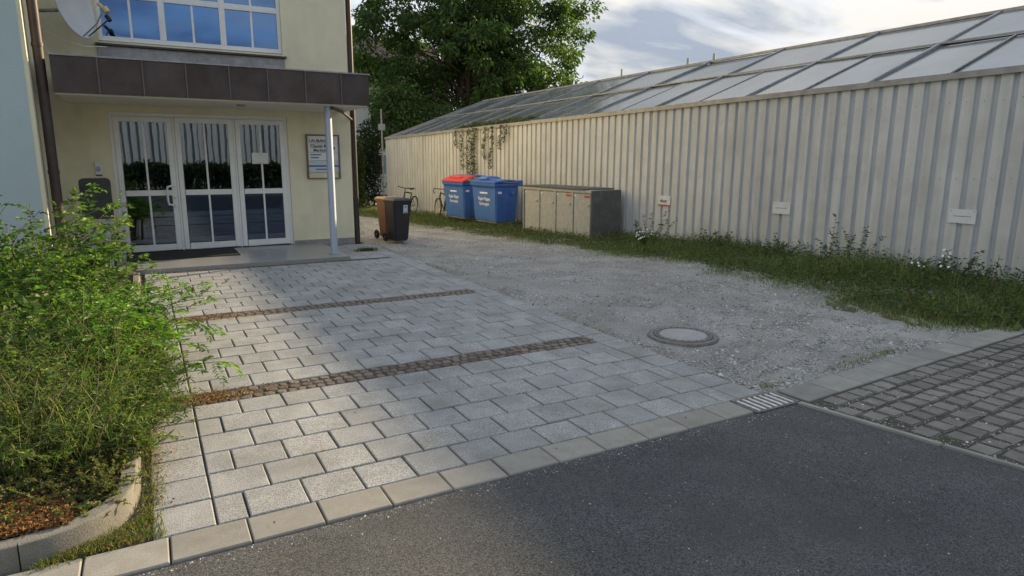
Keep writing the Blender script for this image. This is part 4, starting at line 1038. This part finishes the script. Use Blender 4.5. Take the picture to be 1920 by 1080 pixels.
# bicycles
def bicycle(loc, rz, lean, label, drop):
    o = empty('bicycle', loc, label, 'bicycle', 'bicycles parked along the corrugated wall', rz)
    o.rotation_euler = (lean, 0, rz)
    wr = 0.34
    for x in (-0.52, 0.52):
        t = MB().ring((x, 0, wr), (0, 1, 0), wr - 0.024, 0.026, 36, 8).build('tyre', M['rubber'], o)
        MB().ring((x, 0, wr), (0, 1, 0), wr - 0.042, 0.010, 36, 6).build('rim', M['chrome'], t)
        sp = MB()
        for k in range(16):
            a = 2 * math.pi * k / 16; sp.tube([(x, 0.02 * (-1) ** k, wr), (x + (wr - 0.04) * math.cos(a), 0, wr + (wr - 0.04) * math.sin(a))], 0.0022, 4, False)
        sp.build('spokes', M['chrome'], t)
    f = MB()
    bb, seat, head, hl = (-0.08, 0, 0.29), (-0.22, 0, 0.80), (0.36, 0, 0.86), (0.40, 0, 0.70)
    for a, b in ((bb, seat), (seat, head), (bb, hl), (head, hl)): f.tube([a, b], 0.024, 8)
    for sy in (-1, 1):
        f.tube([(-0.52, 0.05 * sy, wr), (bb[0], 0.03 * sy, bb[2])], 0.010, 6); f.tube([(-0.52, 0.05 * sy, wr), (seat[0] + 0.02, 0.02 * sy, seat[2] - 0.08)], 0.009, 6)
    f.build('frame', M['black'], o)
    fk = MB()
    for sy in (-1, 1): fk.tube([(0.52, 0.05 * sy, wr), (0.41, 0.045 * sy, 0.68)], 0.012, 8)
    fk.tube([(0.41, 0, 0.68), (0.34, 0, 0.98)], 0.016, 8); fk.build('fork', M['chrome'] if drop else M['black'], o)
    hb_ = MB()
    if drop:
        hb_.tube([(0.34, -0.2, 0.98), (0.34, 0.2, 0.98)], 0.013, 8)
        for sy in (-1, 1): hb_.tube([(0.34, 0.2 * sy, 0.98)] + [(0.42 + 0.09 * math.sin(a), 0.2 * sy, 0.91 + 0.085 * math.cos(a)) for a in np.linspace(-0.7, 3.6, 10)], 0.016, 8)
    else:
        hb_.tube([(0.27, -0.33, 1.03), (0.34, -0.2, 1.02), (0.36, 0, 1.0), (0.34, 0.2, 1.02), (0.27, 0.33, 1.03)], 0.016, 8)
    hb_.build('handlebar', M['black'], o)
    MB().tube([(-0.22, 0, 0.78), (-0.25, 0, 0.93)], 0.013, 8).build('seat_post', M['chrome'], o)
    MB().frustum((-0.38, -0.10, -0.05, 0.05), (-0.39, -0.08, -0.065, 0.065), 0.93, 0.98).build('saddle', M['black'], o, bevel=0.02)
    MB().ring((bb[0], 0.05, bb[2]), (0, 1, 0), 0.085, 0.008, 24, 6).tube([(bb[0], -0.08, bb[2]), (bb[0], 0.08, bb[2])], 0.02, 8).tube([(bb[0], 0.07, bb[2]), (bb[0] + 0.12, 0.08, bb[2] - 0.12)], 0.010, 6).tube([(bb[0], -0.07, bb[2]), (bb[0] - 0.12, -0.08, bb[2] + 0.12)], 0.010, 6).build('crank', M['galv'], o)
    return o
bicycle(at_sn(14.95, -0.75), ROT_W + R(-50), R(-6), 'black bicycle behind the wheelie bins, leaning on the corrugated wall', False)
bicycle(at_sn(12.45, -0.62), ROT_W + R(172), R(5), 'bicycle with curled handlebar half hidden behind the blue containers', True)

# sign stakes along the wall
def stake(s, z, w, h, label, kind):
    p = at_sn(s, -0.006); o = empty('parking_sign', p, label, 'sign', 'small white signs along the corrugated wall', ROT_W)
    zc = z - p.z
    MB().box(-w / 2, w / 2, -0.012, -0.004, zc - h / 2, zc + h / 2).build('plate', M['plate'], o, bevel=0.002)
    for xx in (-w * 0.42, w * 0.42): MB().disc((xx, -0.0135, zc + h * 0.36), (0, 1, 0), 0.008, 0.004, 8).build('screw', M['galv'], o)
    if kind == 0:
        text('vhor', 0.11, M['text_k'], o, (-0.02, -0.0135, zc - 0.005), (1, 0, 0), (0, 0, 1))
        MB().box(-w / 2, w / 2, -0.0145, -0.0125, zc - h / 2 + 0.002, zc - h / 2 + 0.028).build('red_stripe', M['text_r'], o)
    else:
        MB().box(-w * 0.33, w * 0.33, -0.0138, -0.0125, zc - 0.004, zc + 0.006).build('print_line', M['galv'], o)
stake(3.05, 0.838, 0.365, 0.225, 'small white sign with a red lower edge and dark word beside the lockers', 0)
stake(0.13, 0.864, 0.365, 0.222, 'blank white sign in the middle of the corrugated wall', 1)
stake(-2.88, 0.938, 0.365, 0.21, 'pale sign with one thin grey line, nearest the road end of the wall', 1)

# ================================================================== VEGETATION
def stems_mesh(paths, r0, r1, n=4):
    mb = MB()
    for p in paths: mb.tube(p, r0, n, False, r1)
    return mb
def grow(base, dirv, length, nseg, bend, wob):
    p = Vector(base); d = Vector(dirv).normalized(); out = [p.copy()]
    for i in range(nseg):
        d = (d + Vector(bend) / nseg + Vector((random.gauss(0, wob), random.gauss(0, wob), random.gauss(0, wob)))).normalized()
        p = p + d * (length / nseg); out.append(p.copy())
    return out
def pinnate(path, start, step, rach, npair, ll, lw, cols, P, D, L, Wd):
    """compound leaves along a stem path"""
    tot = 0; acc = 0
    n = len(path)
    for i in range(n - 1):
        a, b = path[i], path[i + 1]; seg = (b - a).length; t = (b - a).normalized()
        if i / (n - 1) < start: continue
        k = max(1, int(seg / step))
        for j in range(k):
            o = a + (b - a) * ((j + random.random()) / k)
            side = Vector((random.gauss(0, 1), random.gauss(0, 1), random.gauss(0.25, 0.5))); side = (side - t * side.dot(t)).normalized()
            rd = (side + t * 0.5).normalized(); q = o.copy(); perp = rd.cross(Vector((0, 0, 1)))
            perp = perp.normalized() if perp.length > 0.01 else Vector((1, 0, 0))
            rl = rach * random.uniform(0.6, 1.2)
            for m_ in range(npair):
                rd = (rd + Vector((0, 0, -0.09))).normalized(); q = q + rd * (rl / npair)
                for sg in (-1, 1):
                    P.append(q[:]); D.append((perp * sg + rd * 0.45 + Vector((0, 0, random.gauss(-0.1, 0.15))))[:]); fs_ = random.uniform(0.6, 1.45); L.append(ll * fs_); Wd.append(lw * fs_ * random.uniform(0.85, 1.15))
            P.append(q[:]); D.append(rd[:]); L.append(ll * 1.1); Wd.append(lw)
def plant(name, label, cat, loc, paths, P, D, L, Wd, tint, stem_r, group=None, mat_=None, stem_n=4):
    o = empty(name, loc, label, cat, group)
    inv = Vector(loc)
    mb = stems_mesh([[p - inv for p in q] for q in paths], stem_r, stem_r * 0.35, stem_n); mb.build('stem', M['stem'], o)['kind'] = 'stuff'
    Q = np.array(P); cw = np.sin(Q[:, 0] * 9 + 1.3 * np.sin(Q[:, 1] * 5)) * np.sin(Q[:, 1] * 8 + Q[:, 2] * 6) + 0.7 * np.sin(Q[:, 0] * 21 + Q[:, 2] * 17) * np.sin(Q[:, 1] * 19)
    tint = tint * (1 + 0.32 * cw)[:, None] * np.array([[1.0, 1.0, 1.0]]) + np.clip(cw - 0.5, 0, 1)[:, None] * np.array([[0.05, 0.03, 0.0]])
    V, F, T = leaves(np.array(P) - np.array(inv), np.array(D), np.array(L), np.array(Wd), np.clip(tint, 0.01, 1))
    link('foliage', npmesh('foliage', V, F, T), mat_ or M['leaf'], o)
    return o
G_ROSE = [(0.078, 0.141, 0.029), (0.058, 0.114, 0.026), (0.104, 0.166, 0.037), (0.046, 0.094, 0.023)]
G_ROB = [(0.105, 0.204, 0.033), (0.077, 0.166, 0.031), (0.133, 0.221, 0.039), (0.066, 0.144, 0.033)]
G_WEED = [(0.08, 0.139, 0.038), (0.064, 0.117, 0.032), (0.107, 0.149, 0.048), (0.128, 0.139, 0.059)]

# 1 rose at the back with arching shoots
P, D, L, Wd, paths = [], [], [], [], []
for k in range(125):
    b = (random.uniform(-2.3, -0.55), random.uniform(6.6, 10.2), 0.1)
    lean = Vector((random.gauss(0.1, 0.45), random.gauss(-0.1, 0.45), 1.0))
    pth = grow(b, lean, random.uniform(0.7, 1.3), 9, (random.gauss(0.2, 0.5), random.gauss(-0.2, 0.5), -0.6), 0.07)
    paths.append(pth); pinnate(pth, 0.2, 0.055, 0.10, 3, 0.058, 0.030, G_ROSE, P, D, L, Wd)
for b, dv, ln, bd in (((-0.95, 7.2, 0.6), (0.1, 0.0, 1), 1.15, (1.3, -0.1, -0.9)), ((-0.9, 7.0, 0.6), (0.3, 0, 1), 0.95, (1.0, 0.1, -1.3)), ((-0.85, 7.4, 0.5), (0.0, 0, 1), 1.15, (0.9, 0.2, -0.5)),
                      ((-1.15, 6.6, 0.5), (-0.3, 0, 1), 1.1, (1.0, 0, -0.5)), ((-1.2, 6.4, 0.55), (0.2, 0, 1), 1.0, (-1.0, 0, -0.4)), ((-0.8, 7.6, 0.6), (0.25, 0, 1), 0.9, (0.9, 0, -1.0)), ((-0.75, 7.1, 0.4), (0.5, 0, 1), 0.8, (0.3, 0, -0.8))):
    pth = grow(b, dv, ln, 12, bd, 0.035); paths.append(pth); pinnate(pth, 0.05, 0.045, 0.10, 3, 0.060, 0.030, G_ROSE, P, D, L, Wd)
for k in range(5200):
    yv = random.uniform(4.6, 9.6); xv = random.uniform(-1.9, -0.42); zt = 0.30 + 0.30 * min(1, max(0, (yv - 4.4) / 1.5))
    P.append((xv, yv, 0.1 + zt * random.random())); D.append((random.gauss(0, 1), random.gauss(0, 1), random.gauss(0.1, 0.5))); L.append(random.uniform(0.05, 0.10)); Wd.append(random.uniform(0.025, 0.05))
plant('rose_bush', 'tall bush with long arching leafy shoots in front of the letterbox', 'bush', (-1.2, 8.0, 0.09), paths, P, D, L, Wd, tints(len(P), G_ROSE, 0.2), 0.008)
# 2 feathery seedling shrub reaching over the paving
P, D, L, Wd, paths = [], [], [], [], []
for k in range(60):
    b = (random.uniform(-0.95, -0.28), random.uniform(5.0, 6.9), 0.1)
    pth = grow(b, (random.gauss(0.25, 0.35), random.gauss(0, 0.35), 1.0), random.uniform(0.45, 0.85), 7, (random.gauss(0.45, 0.4), random.gauss(0, 0.4), -0.7), 0.06)
    paths.append(pth); pinnate(pth, 0.15, 0.05, 0.18, 8, 0.040, 0.016, G_ROB, P, D, L, Wd)
for b, dv, ln, bd in (((-0.35, 6.3, 0.35), (1, 0.0, 0.45), 0.85, (0.2, 0, -0.5)), ((-0.3, 6.0, 0.3), (1, -0.1, 0.35), 0.75, (0.1, 0, -0.55)), ((-0.3, 6.6, 0.38), (1, 0.15, 0.5), 0.72, (0.1, 0, -0.4)), ((-0.25, 5.6, 0.25), (1, -0.3, 0.5), 0.55, (0, 0, -0.6)), ((-0.25, 6.2, 0.25), (1, 0.1, 0.2), 0.68, (0, 0, -0.3))):
    pth = grow(b, dv, ln, 9, bd, 0.03); paths.append(pth); pinnate(pth, 0.1, 0.045, 0.18, 8, 0.040, 0.016, G_ROB, P, D, L, Wd)
plant('feathery_shrub', 'bright green feathery shrub leaning out over the paving', 'shrub', (-0.6, 6.0, 0.09), paths, P, D, L, Wd, tints(len(P), G_ROB, 0.18), 0.005)
# 3 wiry broom-like weeds in front
P, D, L, Wd, paths = [], [], [], [], []
for k in range(760):
    b = (random.uniform(-1.5, -0.26), random.uniform(3.95, 6.6), 0.09) if k < 560 else (random.uniform(-0.45, -0.24), random.uniform(4.15, 6.9), 0.09)
    hh = 0.40 + 0.16 * min(1.0, (b[1] - 3.9) / 1.4) - 0.22 * max(0, (b[0] + 0.45)) / 0.2 * 0.8
    hh *= random.uniform(0.7, 1.25)
    if hh < 0.12: hh = 0.14
    outw = 0.75 if b[0] > -0.5 else 0.1
    if k >= 560: hh = random.uniform(0.25, 0.5); outw = 1.3
    pth = grow(b, (random.gauss(outw, 0.4), random.gauss(-0.15, 0.4), 1.0), hh, 6, (random.gauss(outw * 0.4, 0.5), random.gauss(-0.1, 0.5), -0.3), 0.12)
    paths.append(pth)
    for q in range(3):
        i = random.randint(2, 5); sp = grow(pth[i], (random.gauss(0, 1), random.gauss(0, 1), random.uniform(0, 0.8)), hh * 0.35, 3, (0, 0, -0.1), 0.1); paths.append(sp)
        for a, b2 in zip(sp[:-1], sp[1:]):
            for j in range(4):
                o = a + (b2 - a) * random.random(); dd = Vector((random.gauss(0, 1), random.gauss(0, 1), random.gauss(0.3, 0.6)))
                P.append(o[:]); D.append(dd[:]); L.append(random.uniform(0.020, 0.050)); Wd.append(random.uniform(0.006, 0.013))
    for a, b2 in zip(pth[1:-1], pth[2:]):
        for j in range(6):
            o = a + (b2 - a) * random.random(); dd = Vector((random.gauss(0, 1), random.gauss(0, 1), random.gauss(0.3, 0.6)))
            P.append(o[:]); D.append(dd[:]); L.append(random.uniform(0.024, 0.060)); Wd.append(random.uniform(0.007, 0.015))
plant('wiry_weed_clump', 'wiry tangle of narrow-leaved weeds filling the kerbed bed', 'weeds', (-0.8, 5.0, 0.09), paths, P, D, L, Wd, tints(len(P), G_WEED, 0.22), 0.0022, stem_n=3)
n = 2600
xs = rng.uniform(-1.5, -0.24, n); ys = rng.uniform(3.95, 6.9, n)
V, F, T = blades(np.stack([xs + 0.8, ys - 5.0, np.zeros(n)], 1), rng.uniform(0.22, 0.62, n), rng.uniform(0.0018, 0.004, n), rng.uniform(0.2, 1.1, n), tints(n, [(0.13, 0.19, 0.06), (0.19, 0.22, 0.09), (0.26, 0.24, 0.13), (0.09, 0.14, 0.045)], 0.2))
link('wild_grass', npmesh('wild_grass', V, F, T), M['leaf'], bpy.data.objects['wiry_weed_clump'])['kind'] = 'stuff'
tw = MB()
for k in range(70):
    pth = grow((random.uniform(-1.3, -0.3) + 0.8, random.uniform(4.0, 6.8) - 5.0, 0.0), (random.gauss(0.2, 0.5), random.gauss(-0.1, 0.5), 1), random.uniform(0.3, 0.75), 6, (random.gauss(0, 0.5), random.gauss(0, 0.5), -0.2), 0.1); tw.tube(pth, 0.0035, 4, False, 0.001)
tw.build('dead_twigs', M['twig'], bpy.data.objects['wiry_weed_clump'])['kind'] = 'stuff'
# 4 low creeping cover by the kerb
P, D, L, Wd, paths = [], [], [], [], []
for k in range(520):
    yv = random.uniform(3.46, 4.8); xr = float(np.interp(yv, [3.46, 3.55, 3.7, 3.85], [-0.38, -0.32, -0.27, -0.24]))
    b = (xr - abs(random.gauss(0, 0.30)), yv, 0.09)
    pth = grow(b, (random.gauss(0.3, 0.8), random.gauss(-0.3, 0.8), 0.45), random.uniform(0.10, 0.24), 5, (random.gauss(0, 0.5), random.gauss(0, 0.5), -0.5), 0.1); paths.append(pth)
    for a, b2 in zip(pth[:-1], pth[1:]):
        for j in range(9):
            o = a + (b2 - a) * random.random(); dd = Vector((random.gauss(0, 1), random.gauss(0, 1), random.gauss(0.4, 0.5)))
            P.append(o[:]); D.append(dd[:]); L.append(random.uniform(0.012, 0.026)); Wd.append(random.uniform(0.009, 0.017))
plant('creeping_shrub', 'low creeping shrub with small round leaves at the curved kerb', 'shrub', (-0.5, 4.2, 0.09), paths, P, D, L, Wd, tints(len(P), [(0.12, 0.16, 0.05), (0.08, 0.12, 0.04), (0.17, 0.19, 0.08), (0.15, 0.09, 0.035)], 0.2), 0.003)
# dry leaf litter
def litter(n, xs, ys, z, cols, lo=0.012, hi=0.032, name='leaf_litter', parent=None):
    Pp = np.stack([xs, ys, z], 1); D = rng.normal(size=(n, 3)); D[:, 2] *= 0.3
    V, F, T = leaves(Pp, D, rng.uniform(lo, hi, n), rng.uniform(lo * 0.6, hi * 0.6, n), tints(n, cols, 0.25), 0.3)
    return tag(link(name, npmesh(name, V, F, T), M['litter'], parent), kind='stuff')
DRY = [(0.28, 0.13, 0.04), (0.20, 0.09, 0.04), (0.34, 0.20, 0.07), (0.14, 0.08, 0.04)]
n = 3600
xs = -0.44 - np.abs(rng.normal(0, 0.28, n)); ys = 3.37 + np.abs(rng.normal(0, 0.16, n)); 
litter(n, xs, ys, 0.10 + rng.random(n) * 0.03, DRY, parent=bpy.data.objects['planting_bed'])
n = 1500
xs = 0.0 + np.abs(rng.normal(0, 0.32, n)); ys = 5.12 + rng.normal(0, 0.075, n)
n2 = 900
xs = np.concatenate([xs, 0.05 + np.abs(rng.normal(0, 0.55, n2))]); ys = np.concatenate([ys, 7.83 + rng.normal(0, 0.08, n2)])
n3 = 500
xs = np.concatenate([xs, -0.1 + np.abs(rng.normal(0, 0.05, n3))]); ys = np.concatenate([ys, 3.5 + 3.5 * rng.random(n3)])
n4 = 60
xs = np.concatenate([xs, rng.uniform(0.1, 3.9, n4)]); ys = np.concatenate([ys, rng.uniform(3.1, 9, n4)])
N_ = len(xs)
litter(N_, xs, ys, 0.003 + rng.random(N_) * 0.010, DRY + [(0.30, 0.24, 0.06)], 0.008, 0.022, parent=paving)
# moss and grass in the kerb joint
n = 2600
t = rng.random(n); xs = np.interp(t, [0, 0.35, 0.6, 0.75, 1], [-0.55, -0.30, -0.13, -0.10, -0.13]) + rng.normal(0, 0.028, n); ys = np.interp(t, [0, 0.35, 0.6, 0.75, 1], [3.245, 3.30, 3.45, 3.8, 5.3]) + rng.normal(0, 0.03, n)
n_ = 800; xs = np.concatenate([xs, rng.uniform(-0.42, -0.06, n_)]); ys = np.concatenate([ys, 3.235 + np.abs(rng.normal(0, 0.10, n_))])
kx = np.interp(ys, [3.26, 3.28, 3.32, 3.375, 3.45, 3.54, 3.64, 3.76], [-0.62, -0.52, -0.42, -0.33, -0.255, -0.205, -0.175, -0.16])
ok = (xs > kx - 0.004)
xs, ys = xs[ok], ys[ok]; n = len(xs)
V, F, T = blades(np.stack([xs, ys, np.zeros(n)], 1), rng.uniform(0.008, 0.038, n), rng.uniform(0.0012, 0.003, n), rng.uniform(0.2, 1.2, n), tints(n, [(0.11, 0.15, 0.04), (0.08, 0.12, 0.03), (0.16, 0.16, 0.06), (0.24, 0.16, 0.07)], 0.25, [0.3, 0.25, 0.22, 0.23]))
tag(link('kerb_moss', npmesh('kerb_moss', V, F, T), M['leaf'], paving), kind='stuff')
# small grass in paver joints
jx, jy = [], []
for (x, y, sx, sy) in pav_list[:150]:
    if random.random() < 0.22:
        for k in range(random.randint(8, 45)):
            if random.random() < 0.7: jx.append(x + random.uniform(-sx / 2, sx / 2) * 0.5); jy.append(y - sy / 2 - 0.005)
            else: jx.append(x - sx / 2 - 0.005); jy.append(y + random.uniform(-sy / 2, sy / 2))
n = len(jx)
V, F, T = blades(np.stack([np.array(jx), np.array(jy) + rng.normal(0, 0.003, n), np.full(n, -0.012)], 1), rng.uniform(0.012, 0.03, n), rng.uniform(0.001, 0.0025, n), rng.uniform(0.2, 1.0, n), tints(n, [(0.09, 0.13, 0.03), (0.12, 0.14, 0.04)], 0.2))
tag(link('joint_grass', npmesh('joint_grass', V, F, T), M['leaf'], paving), kind='stuff')
# tuft by the column
n = 500
V, F, T = blades(np.stack([3.62 + rng.normal(0, 0.10, n), 12.25 + rng.normal(0, 0.06, n), np.zeros(n)], 1) - np.array([3.62, 12.25, 0]), rng.uniform(0.03, 0.10, n), rng.uniform(0.002, 0.004, n), rng.uniform(0.3, 1.3, n), tints(n, [(0.05, 0.075, 0.02), (0.09, 0.10, 0.03), (0.08, 0.06, 0.03)], 0.2))
tag(link('grass_tuft', npmesh('grass_tuft', V, F, T), M['leaf'], None, (3.62, 12.25, 0)), 'small grass tuft growing between slabs right of the column', 'grass tuft')

# taller weeds against the wall
def tall_weed(s, n_, h, k, label, flower=False):
    b0 = at_sn(s, n_); P, D, L, Wd, paths = [], [], [], [], []
    for i in range(k):
        b = b0 + Vector((random.gauss(0, 0.12), random.gauss(0, 0.12), 0))
        pth = grow(b, (random.gauss(0, 0.3), random.gauss(0, 0.3), 1), h * random.uniform(0.6, 1.1), 7, (random.gauss(0, 0.4), random.gauss(0, 0.4), -0.2), 0.06); paths.append(pth)
        for a, b2 in zip(pth[1:-1], pth[2:]):
            for j in range(5):
                o = a + (b2 - a) * random.random(); P.append(o[:]); D.append((random.gauss(0, 1), random.gauss(0, 1), random.gauss(0.2, 0.4))); L.append(random.uniform(0.04, 0.09)); Wd.append(random.uniform(0.015, 0.03))
    o = plant('tall_weed', label, 'weed', b0, paths, P, D, L, Wd, tints(len(P), [(0.05, 0.09, 0.025), (0.07, 0.10, 0.035)], 0.2), 0.004, 'tall weeds in front of the wall')
    if flower:
        for pth in paths:
            c = pth[-1] - b0; fl = MB()
            for q in range(3):
                cc = c + Vector((random.gauss(0, 0.05), random.gauss(0, 0.05), random.gauss(0, 0.03)))
                fl.disc(cc, (random.gauss(0, 0.3) - 0.5, random.gauss(0, 0.3) - 0.6, 0.6), 0.016, 0.006, 7)
            fl.build('flower', M['petal'], o)
tall_weed(2.75, -0.75, 0.75, 9, 'leafy weed below the sign with the red edge')
tall_weed(2.3, -1.25, 0.34, 7, 'white-flowered weed left of the middle sign', True)
tall_weed(1.25, -0.45, 0.5, 7, 'leafy weed between the red-edged sign and the middle sign')
tall_weed(-1.45, -0.4, 0.85, 10, 'tallest bushy weed right of the middle sign')
tall_weed(-0.1, -0.35, 0.45, 7, 'thin weed directly under the middle sign')
tall_weed(-3.0, -0.8, 0.5, 6, 'white-flowered weed in front of the road-end sign', True)
tall_weed(-3.45, -0.9, 0.55, 6, 'weed at the right edge beyond the road-end sign')

# ivy on the eaves
P, D, L, Wd, paths = [], [], [], [], []
for s_, drop in ((12.0, 1.3), (11.6, 1.7), (11.35, 1.75), (11.2, 1.4), (10.6, 1.0), (10.2, 1.3), (9.7, 0.7), (9.4, 0.5), (12.4, 0.6)):
    b = at_sn(s_, -0.06); b.z = T0 + SLOPE * s_ + 0.02
    pth = [b + DV * (0.06 * math.sin(t * 5 + s_)) + Vector((0, 0, -drop * t)) - NV * 0.02 for t in np.linspace(0, 1, 12)]; paths.append(pth)
    for a, b2 in zip(pth[:-1], pth[1:]):
        for j in range(int(14 * drop / 1.3)):
            o = a + (b2 - a) * random.random() + DV * random.gauss(0, 0.06); P.append(o[:]); D.append((random.gauss(-0.5, 0.5), random.gauss(-0.2, 0.8), random.gauss(-0.4, 0.5))); L.append(random.uniform(0.04, 0.08)); Wd.append(random.uniform(0.03, 0.055))
for k in range(700):
    s_ = random.uniform(8.3, 12.6); v_ = abs(random.gauss(0, 0.05)); b = gp(s_, v_, 0.03 + random.random() * 0.05)
    P.append(b[:]); D.append((random.gauss(0, 1), random.gauss(0, 1), random.gauss(0.3, 0.4))); L.append(random.uniform(0.05, 0.10)); Wd.append(random.uniform(0.03, 0.06))
plant('ivy', 'ivy hanging from the eaves down the corrugated wall above the containers', 'ivy', at_sn(11, -0.1), paths, P, D, L, Wd, tints(len(P), [(0.035, 0.055, 0.02), (0.06, 0.08, 0.03), (0.09, 0.09, 0.04)], 0.25), 0.006)

# trees
def tree(name, label, base, height, crown_c, crown_r, nclump, leaf_n, leaf_l, cols, trunk_r, group=None, seed=1, low=0.0):
    random.seed(seed); base = Vector(base)
    o = empty(name, base, label, 'tree', group)
    cc = Vector(crown_c) - base; cr = crown_r
    tr = MB(); top = Vector((cc.x * 0.6, cc.y * 0.6, cc.z + cr[2] * 0.3))
    tr.tube([Vector((0, 0, -0.5)), Vector((0.05, 0.02, height * 0.12)), top * 0.4, top * 0.7, top], trunk_r, 10, True, trunk_r * 0.25)
    tr.build('trunk', M['bark'], o)
    clumps = []; lim = MB()
    while len(clumps) < nclump:
        v = Vector((random.gauss(0, 1), random.gauss(0, 1), random.gauss(0, 1))).normalized() * random.random() ** 0.42
        wob = 1 + 0.16 * math.sin(v.x * 5 + seed) + 0.13 * math.sin(v.z * 6 + v.y * 4)
        c = cc + Vector((v.x * cr[0], v.y * cr[1], v.z * cr[2])) * wob
        if c.z < low: continue
        clumps.append(c)
    for c in clumps[:int(nclump * 0.45)]:
        a = top * random.uniform(0.25, 0.95); m_ = (a + c) / 2 + Vector((0, 0, 0.4)); lim.tube([a, m_, c], trunk_r * 0.22, 5, False, 0.012)
    lim.build('limbs', M['bark'], o)
    n = nclump * leaf_n
    C = np.repeat(np.array([c[:] for c in clumps]), leaf_n, axis=0)
    cs = np.repeat(rng.uniform(0.45, 1.0, nclump), leaf_n)[:, None]
    dv = rng.normal(size=(n, 3)); dv /= np.linalg.norm(dv, axis=1, keepdims=True)
    Pp = C + dv * (rng.random((n, 1)) ** 0.5) * cs * np.array([[1.0, 1.0, 0.7]])
    D = dv * np.array([[1, 1, 0.4]]) + rng.normal(0, 0.5, (n, 3)) + np.array([[0, 0, -0.55]])
    V, F, T = leaves(Pp, D, rng.uniform(0.7, 1.25, n) * leaf_l, rng.uniform(0.7, 1.25, n) * leaf_l * 0.45, tints(n, cols, 0.22))
    link('crown', npmesh('crown', V, F, T), M['leaft'], o)
    return o
G_TREE = [(0.049, 0.092, 0.03), (0.065, 0.115, 0.035), (0.038, 0.074, 0.027), (0.088, 0.135, 0.041)]
tree('cherry_tree', 'large dark leafy tree rising behind the far end of the greenhouse', (15.6, 33, -0.6), 9, (15.9, 33, 7.6), (6.2, 4.2, 5.4), 330, 170, 0.26, G_TREE, 0.30, seed=4, low=2.6)
tree('small_tree', 'leafy shrub-like tree between house corner and greenhouse', (10.9, 31, -0.6), 5, (11.2, 31, 3.0), (1.4, 1.6, 2.6), 50, 150, 0.20, G_TREE, 0.10, seed=9, low=0.2)
# hedge at the end of the drive
def hedge(name, label, x0, x1, y0, y1, h, n, cols, leaf_l, zb, am=1.0):
    c = Vector(((x0 + x1) / 2, (y0 + y1) / 2, zb)); o = empty(name, c, label, 'hedge')
    X = rng.uniform(x0, x1, n); Y = rng.uniform(y0, y1, n); hh = h * (0.75 + am * (0.2 * np.sin(X * 2.1 + 1) + 0.1 * np.sin(Y * 3 + X * 5)))
    Z = hh * rng.random(n) ** 0.7
    D = rng.normal(size=(n, 3)); D[:, 2] -= 0.3
    V, F, T = leaves(np.stack([X - c.x, Y - c.y, Z], 1), D, rng.uniform(0.7, 1.3, n) * leaf_l, rng.uniform(0.7, 1.3, n) * leaf_l * 0.5, tints(n, cols, 0.22))
    link('foliage', npmesh('foliage', V, F, T), M['leaft'], o)
    st = MB()
    for k in range(int((x1 - x0) * 3)):
        x = random.uniform(x0, x1) - c.x; y = random.uniform(y0, y1) - c.y; st.tube([(x, y, 0), (x + random.gauss(0, .15), y, h * 0.8)], 0.03, 5, False, 0.008)
    st.build('stems', M['bark'], o)
    return o
hedge('hedge', 'dark dense hedge closing the far end of the gravel drive', 4.0, 9.4, 28.6, 30.2, 3.9, 26000, [(0.022, 0.038, 0.016), (0.03, 0.05, 0.02), (0.018, 0.03, 0.014)], 0.13, -0.5)
hedge('climbing_bush', 'tall ragged bush beside the corner downpipe, in front of the pale house', 7.0, 8.0, 26.8, 27.8, 4.4, 6000, [(0.03, 0.05, 0.02), (0.045, 0.07, 0.025)], 0.14, -0.5)

# pale house behind
hs = empty('pale_house', (13, 44, -0.6), 'pale grey rendered house behind the trees', 'house')
MB().box(-5.5, 5, -3, 5, 0, 7.0).build('wall', M['housewall'], hs)
MB().add([(-5.9, -3.5, 6.9), (5.4, -3.5, 6.9), (5.4, 5.5, 6.9), (-5.9, 5.5, 6.9), (-5.9, 1, 10.2), (5.4, 1, 10.2)], [(0, 1, 5, 4), (2, 3, 4, 5), (3, 0, 4), (1, 2, 5), (0, 3, 2, 1)]).build('roof', M['roof'], hs)
for x in (-3.4, -0.4):
    for z in (1.2, 4.2):
        w_ = MB().box(x, x + 1.2, -3.06, -3.01, z, z + 1.4).build('window', M['white'], hs); MB().box(x + 0.1, x + 1.1, -3.075, -3.065, z + 0.1, z + 1.3).build('pane', M['wglass'], w_)
sp_ = empty('metal_pole', (8.80, 26.95, -0.5), 'thin pale pole at the far corner of the greenhouse', 'pole')
MB().tube([(0, 0, 0), (0, 0, 4.2)], 0.035, 8).build('pole', M['galv'], sp_); MB().box(-0.14, 0.14, -0.03, 0.03, 3.35, 3.6).build('plate', M['galv'], sp_)

# across the street, mirrored in the door glass
pf = empty('screen_wall', (0, -17, -0.1), 'tall pale slatted screen wall across the street, behind the viewer', 'screen wall')
slm = MB().box(-0.11, 0.11, -0.02, 0.02, 0, 5.2).mesh('slat'); slm.materials.append(M['white'])
for k in range(80):
    o = link('slat', slm, None, pf); o.location = (-14 + k * 0.36 + random.gauss(0, 0.03), 0, random.uniform(-0.3, 0))
MB().box(-14.2, 14.8, -0.06, -0.021, 0.0, 4.9).build('backing', M['locker'], pf)
hedge('roadside_hedge', 'green hedge across the street, behind the viewer', -14, 14, -15.5, -13.8, 1.9, 22000, [(0.03, 0.05, 0.02), (0.045, 0.07, 0.025)], 0.22, -0.1, 0.25)
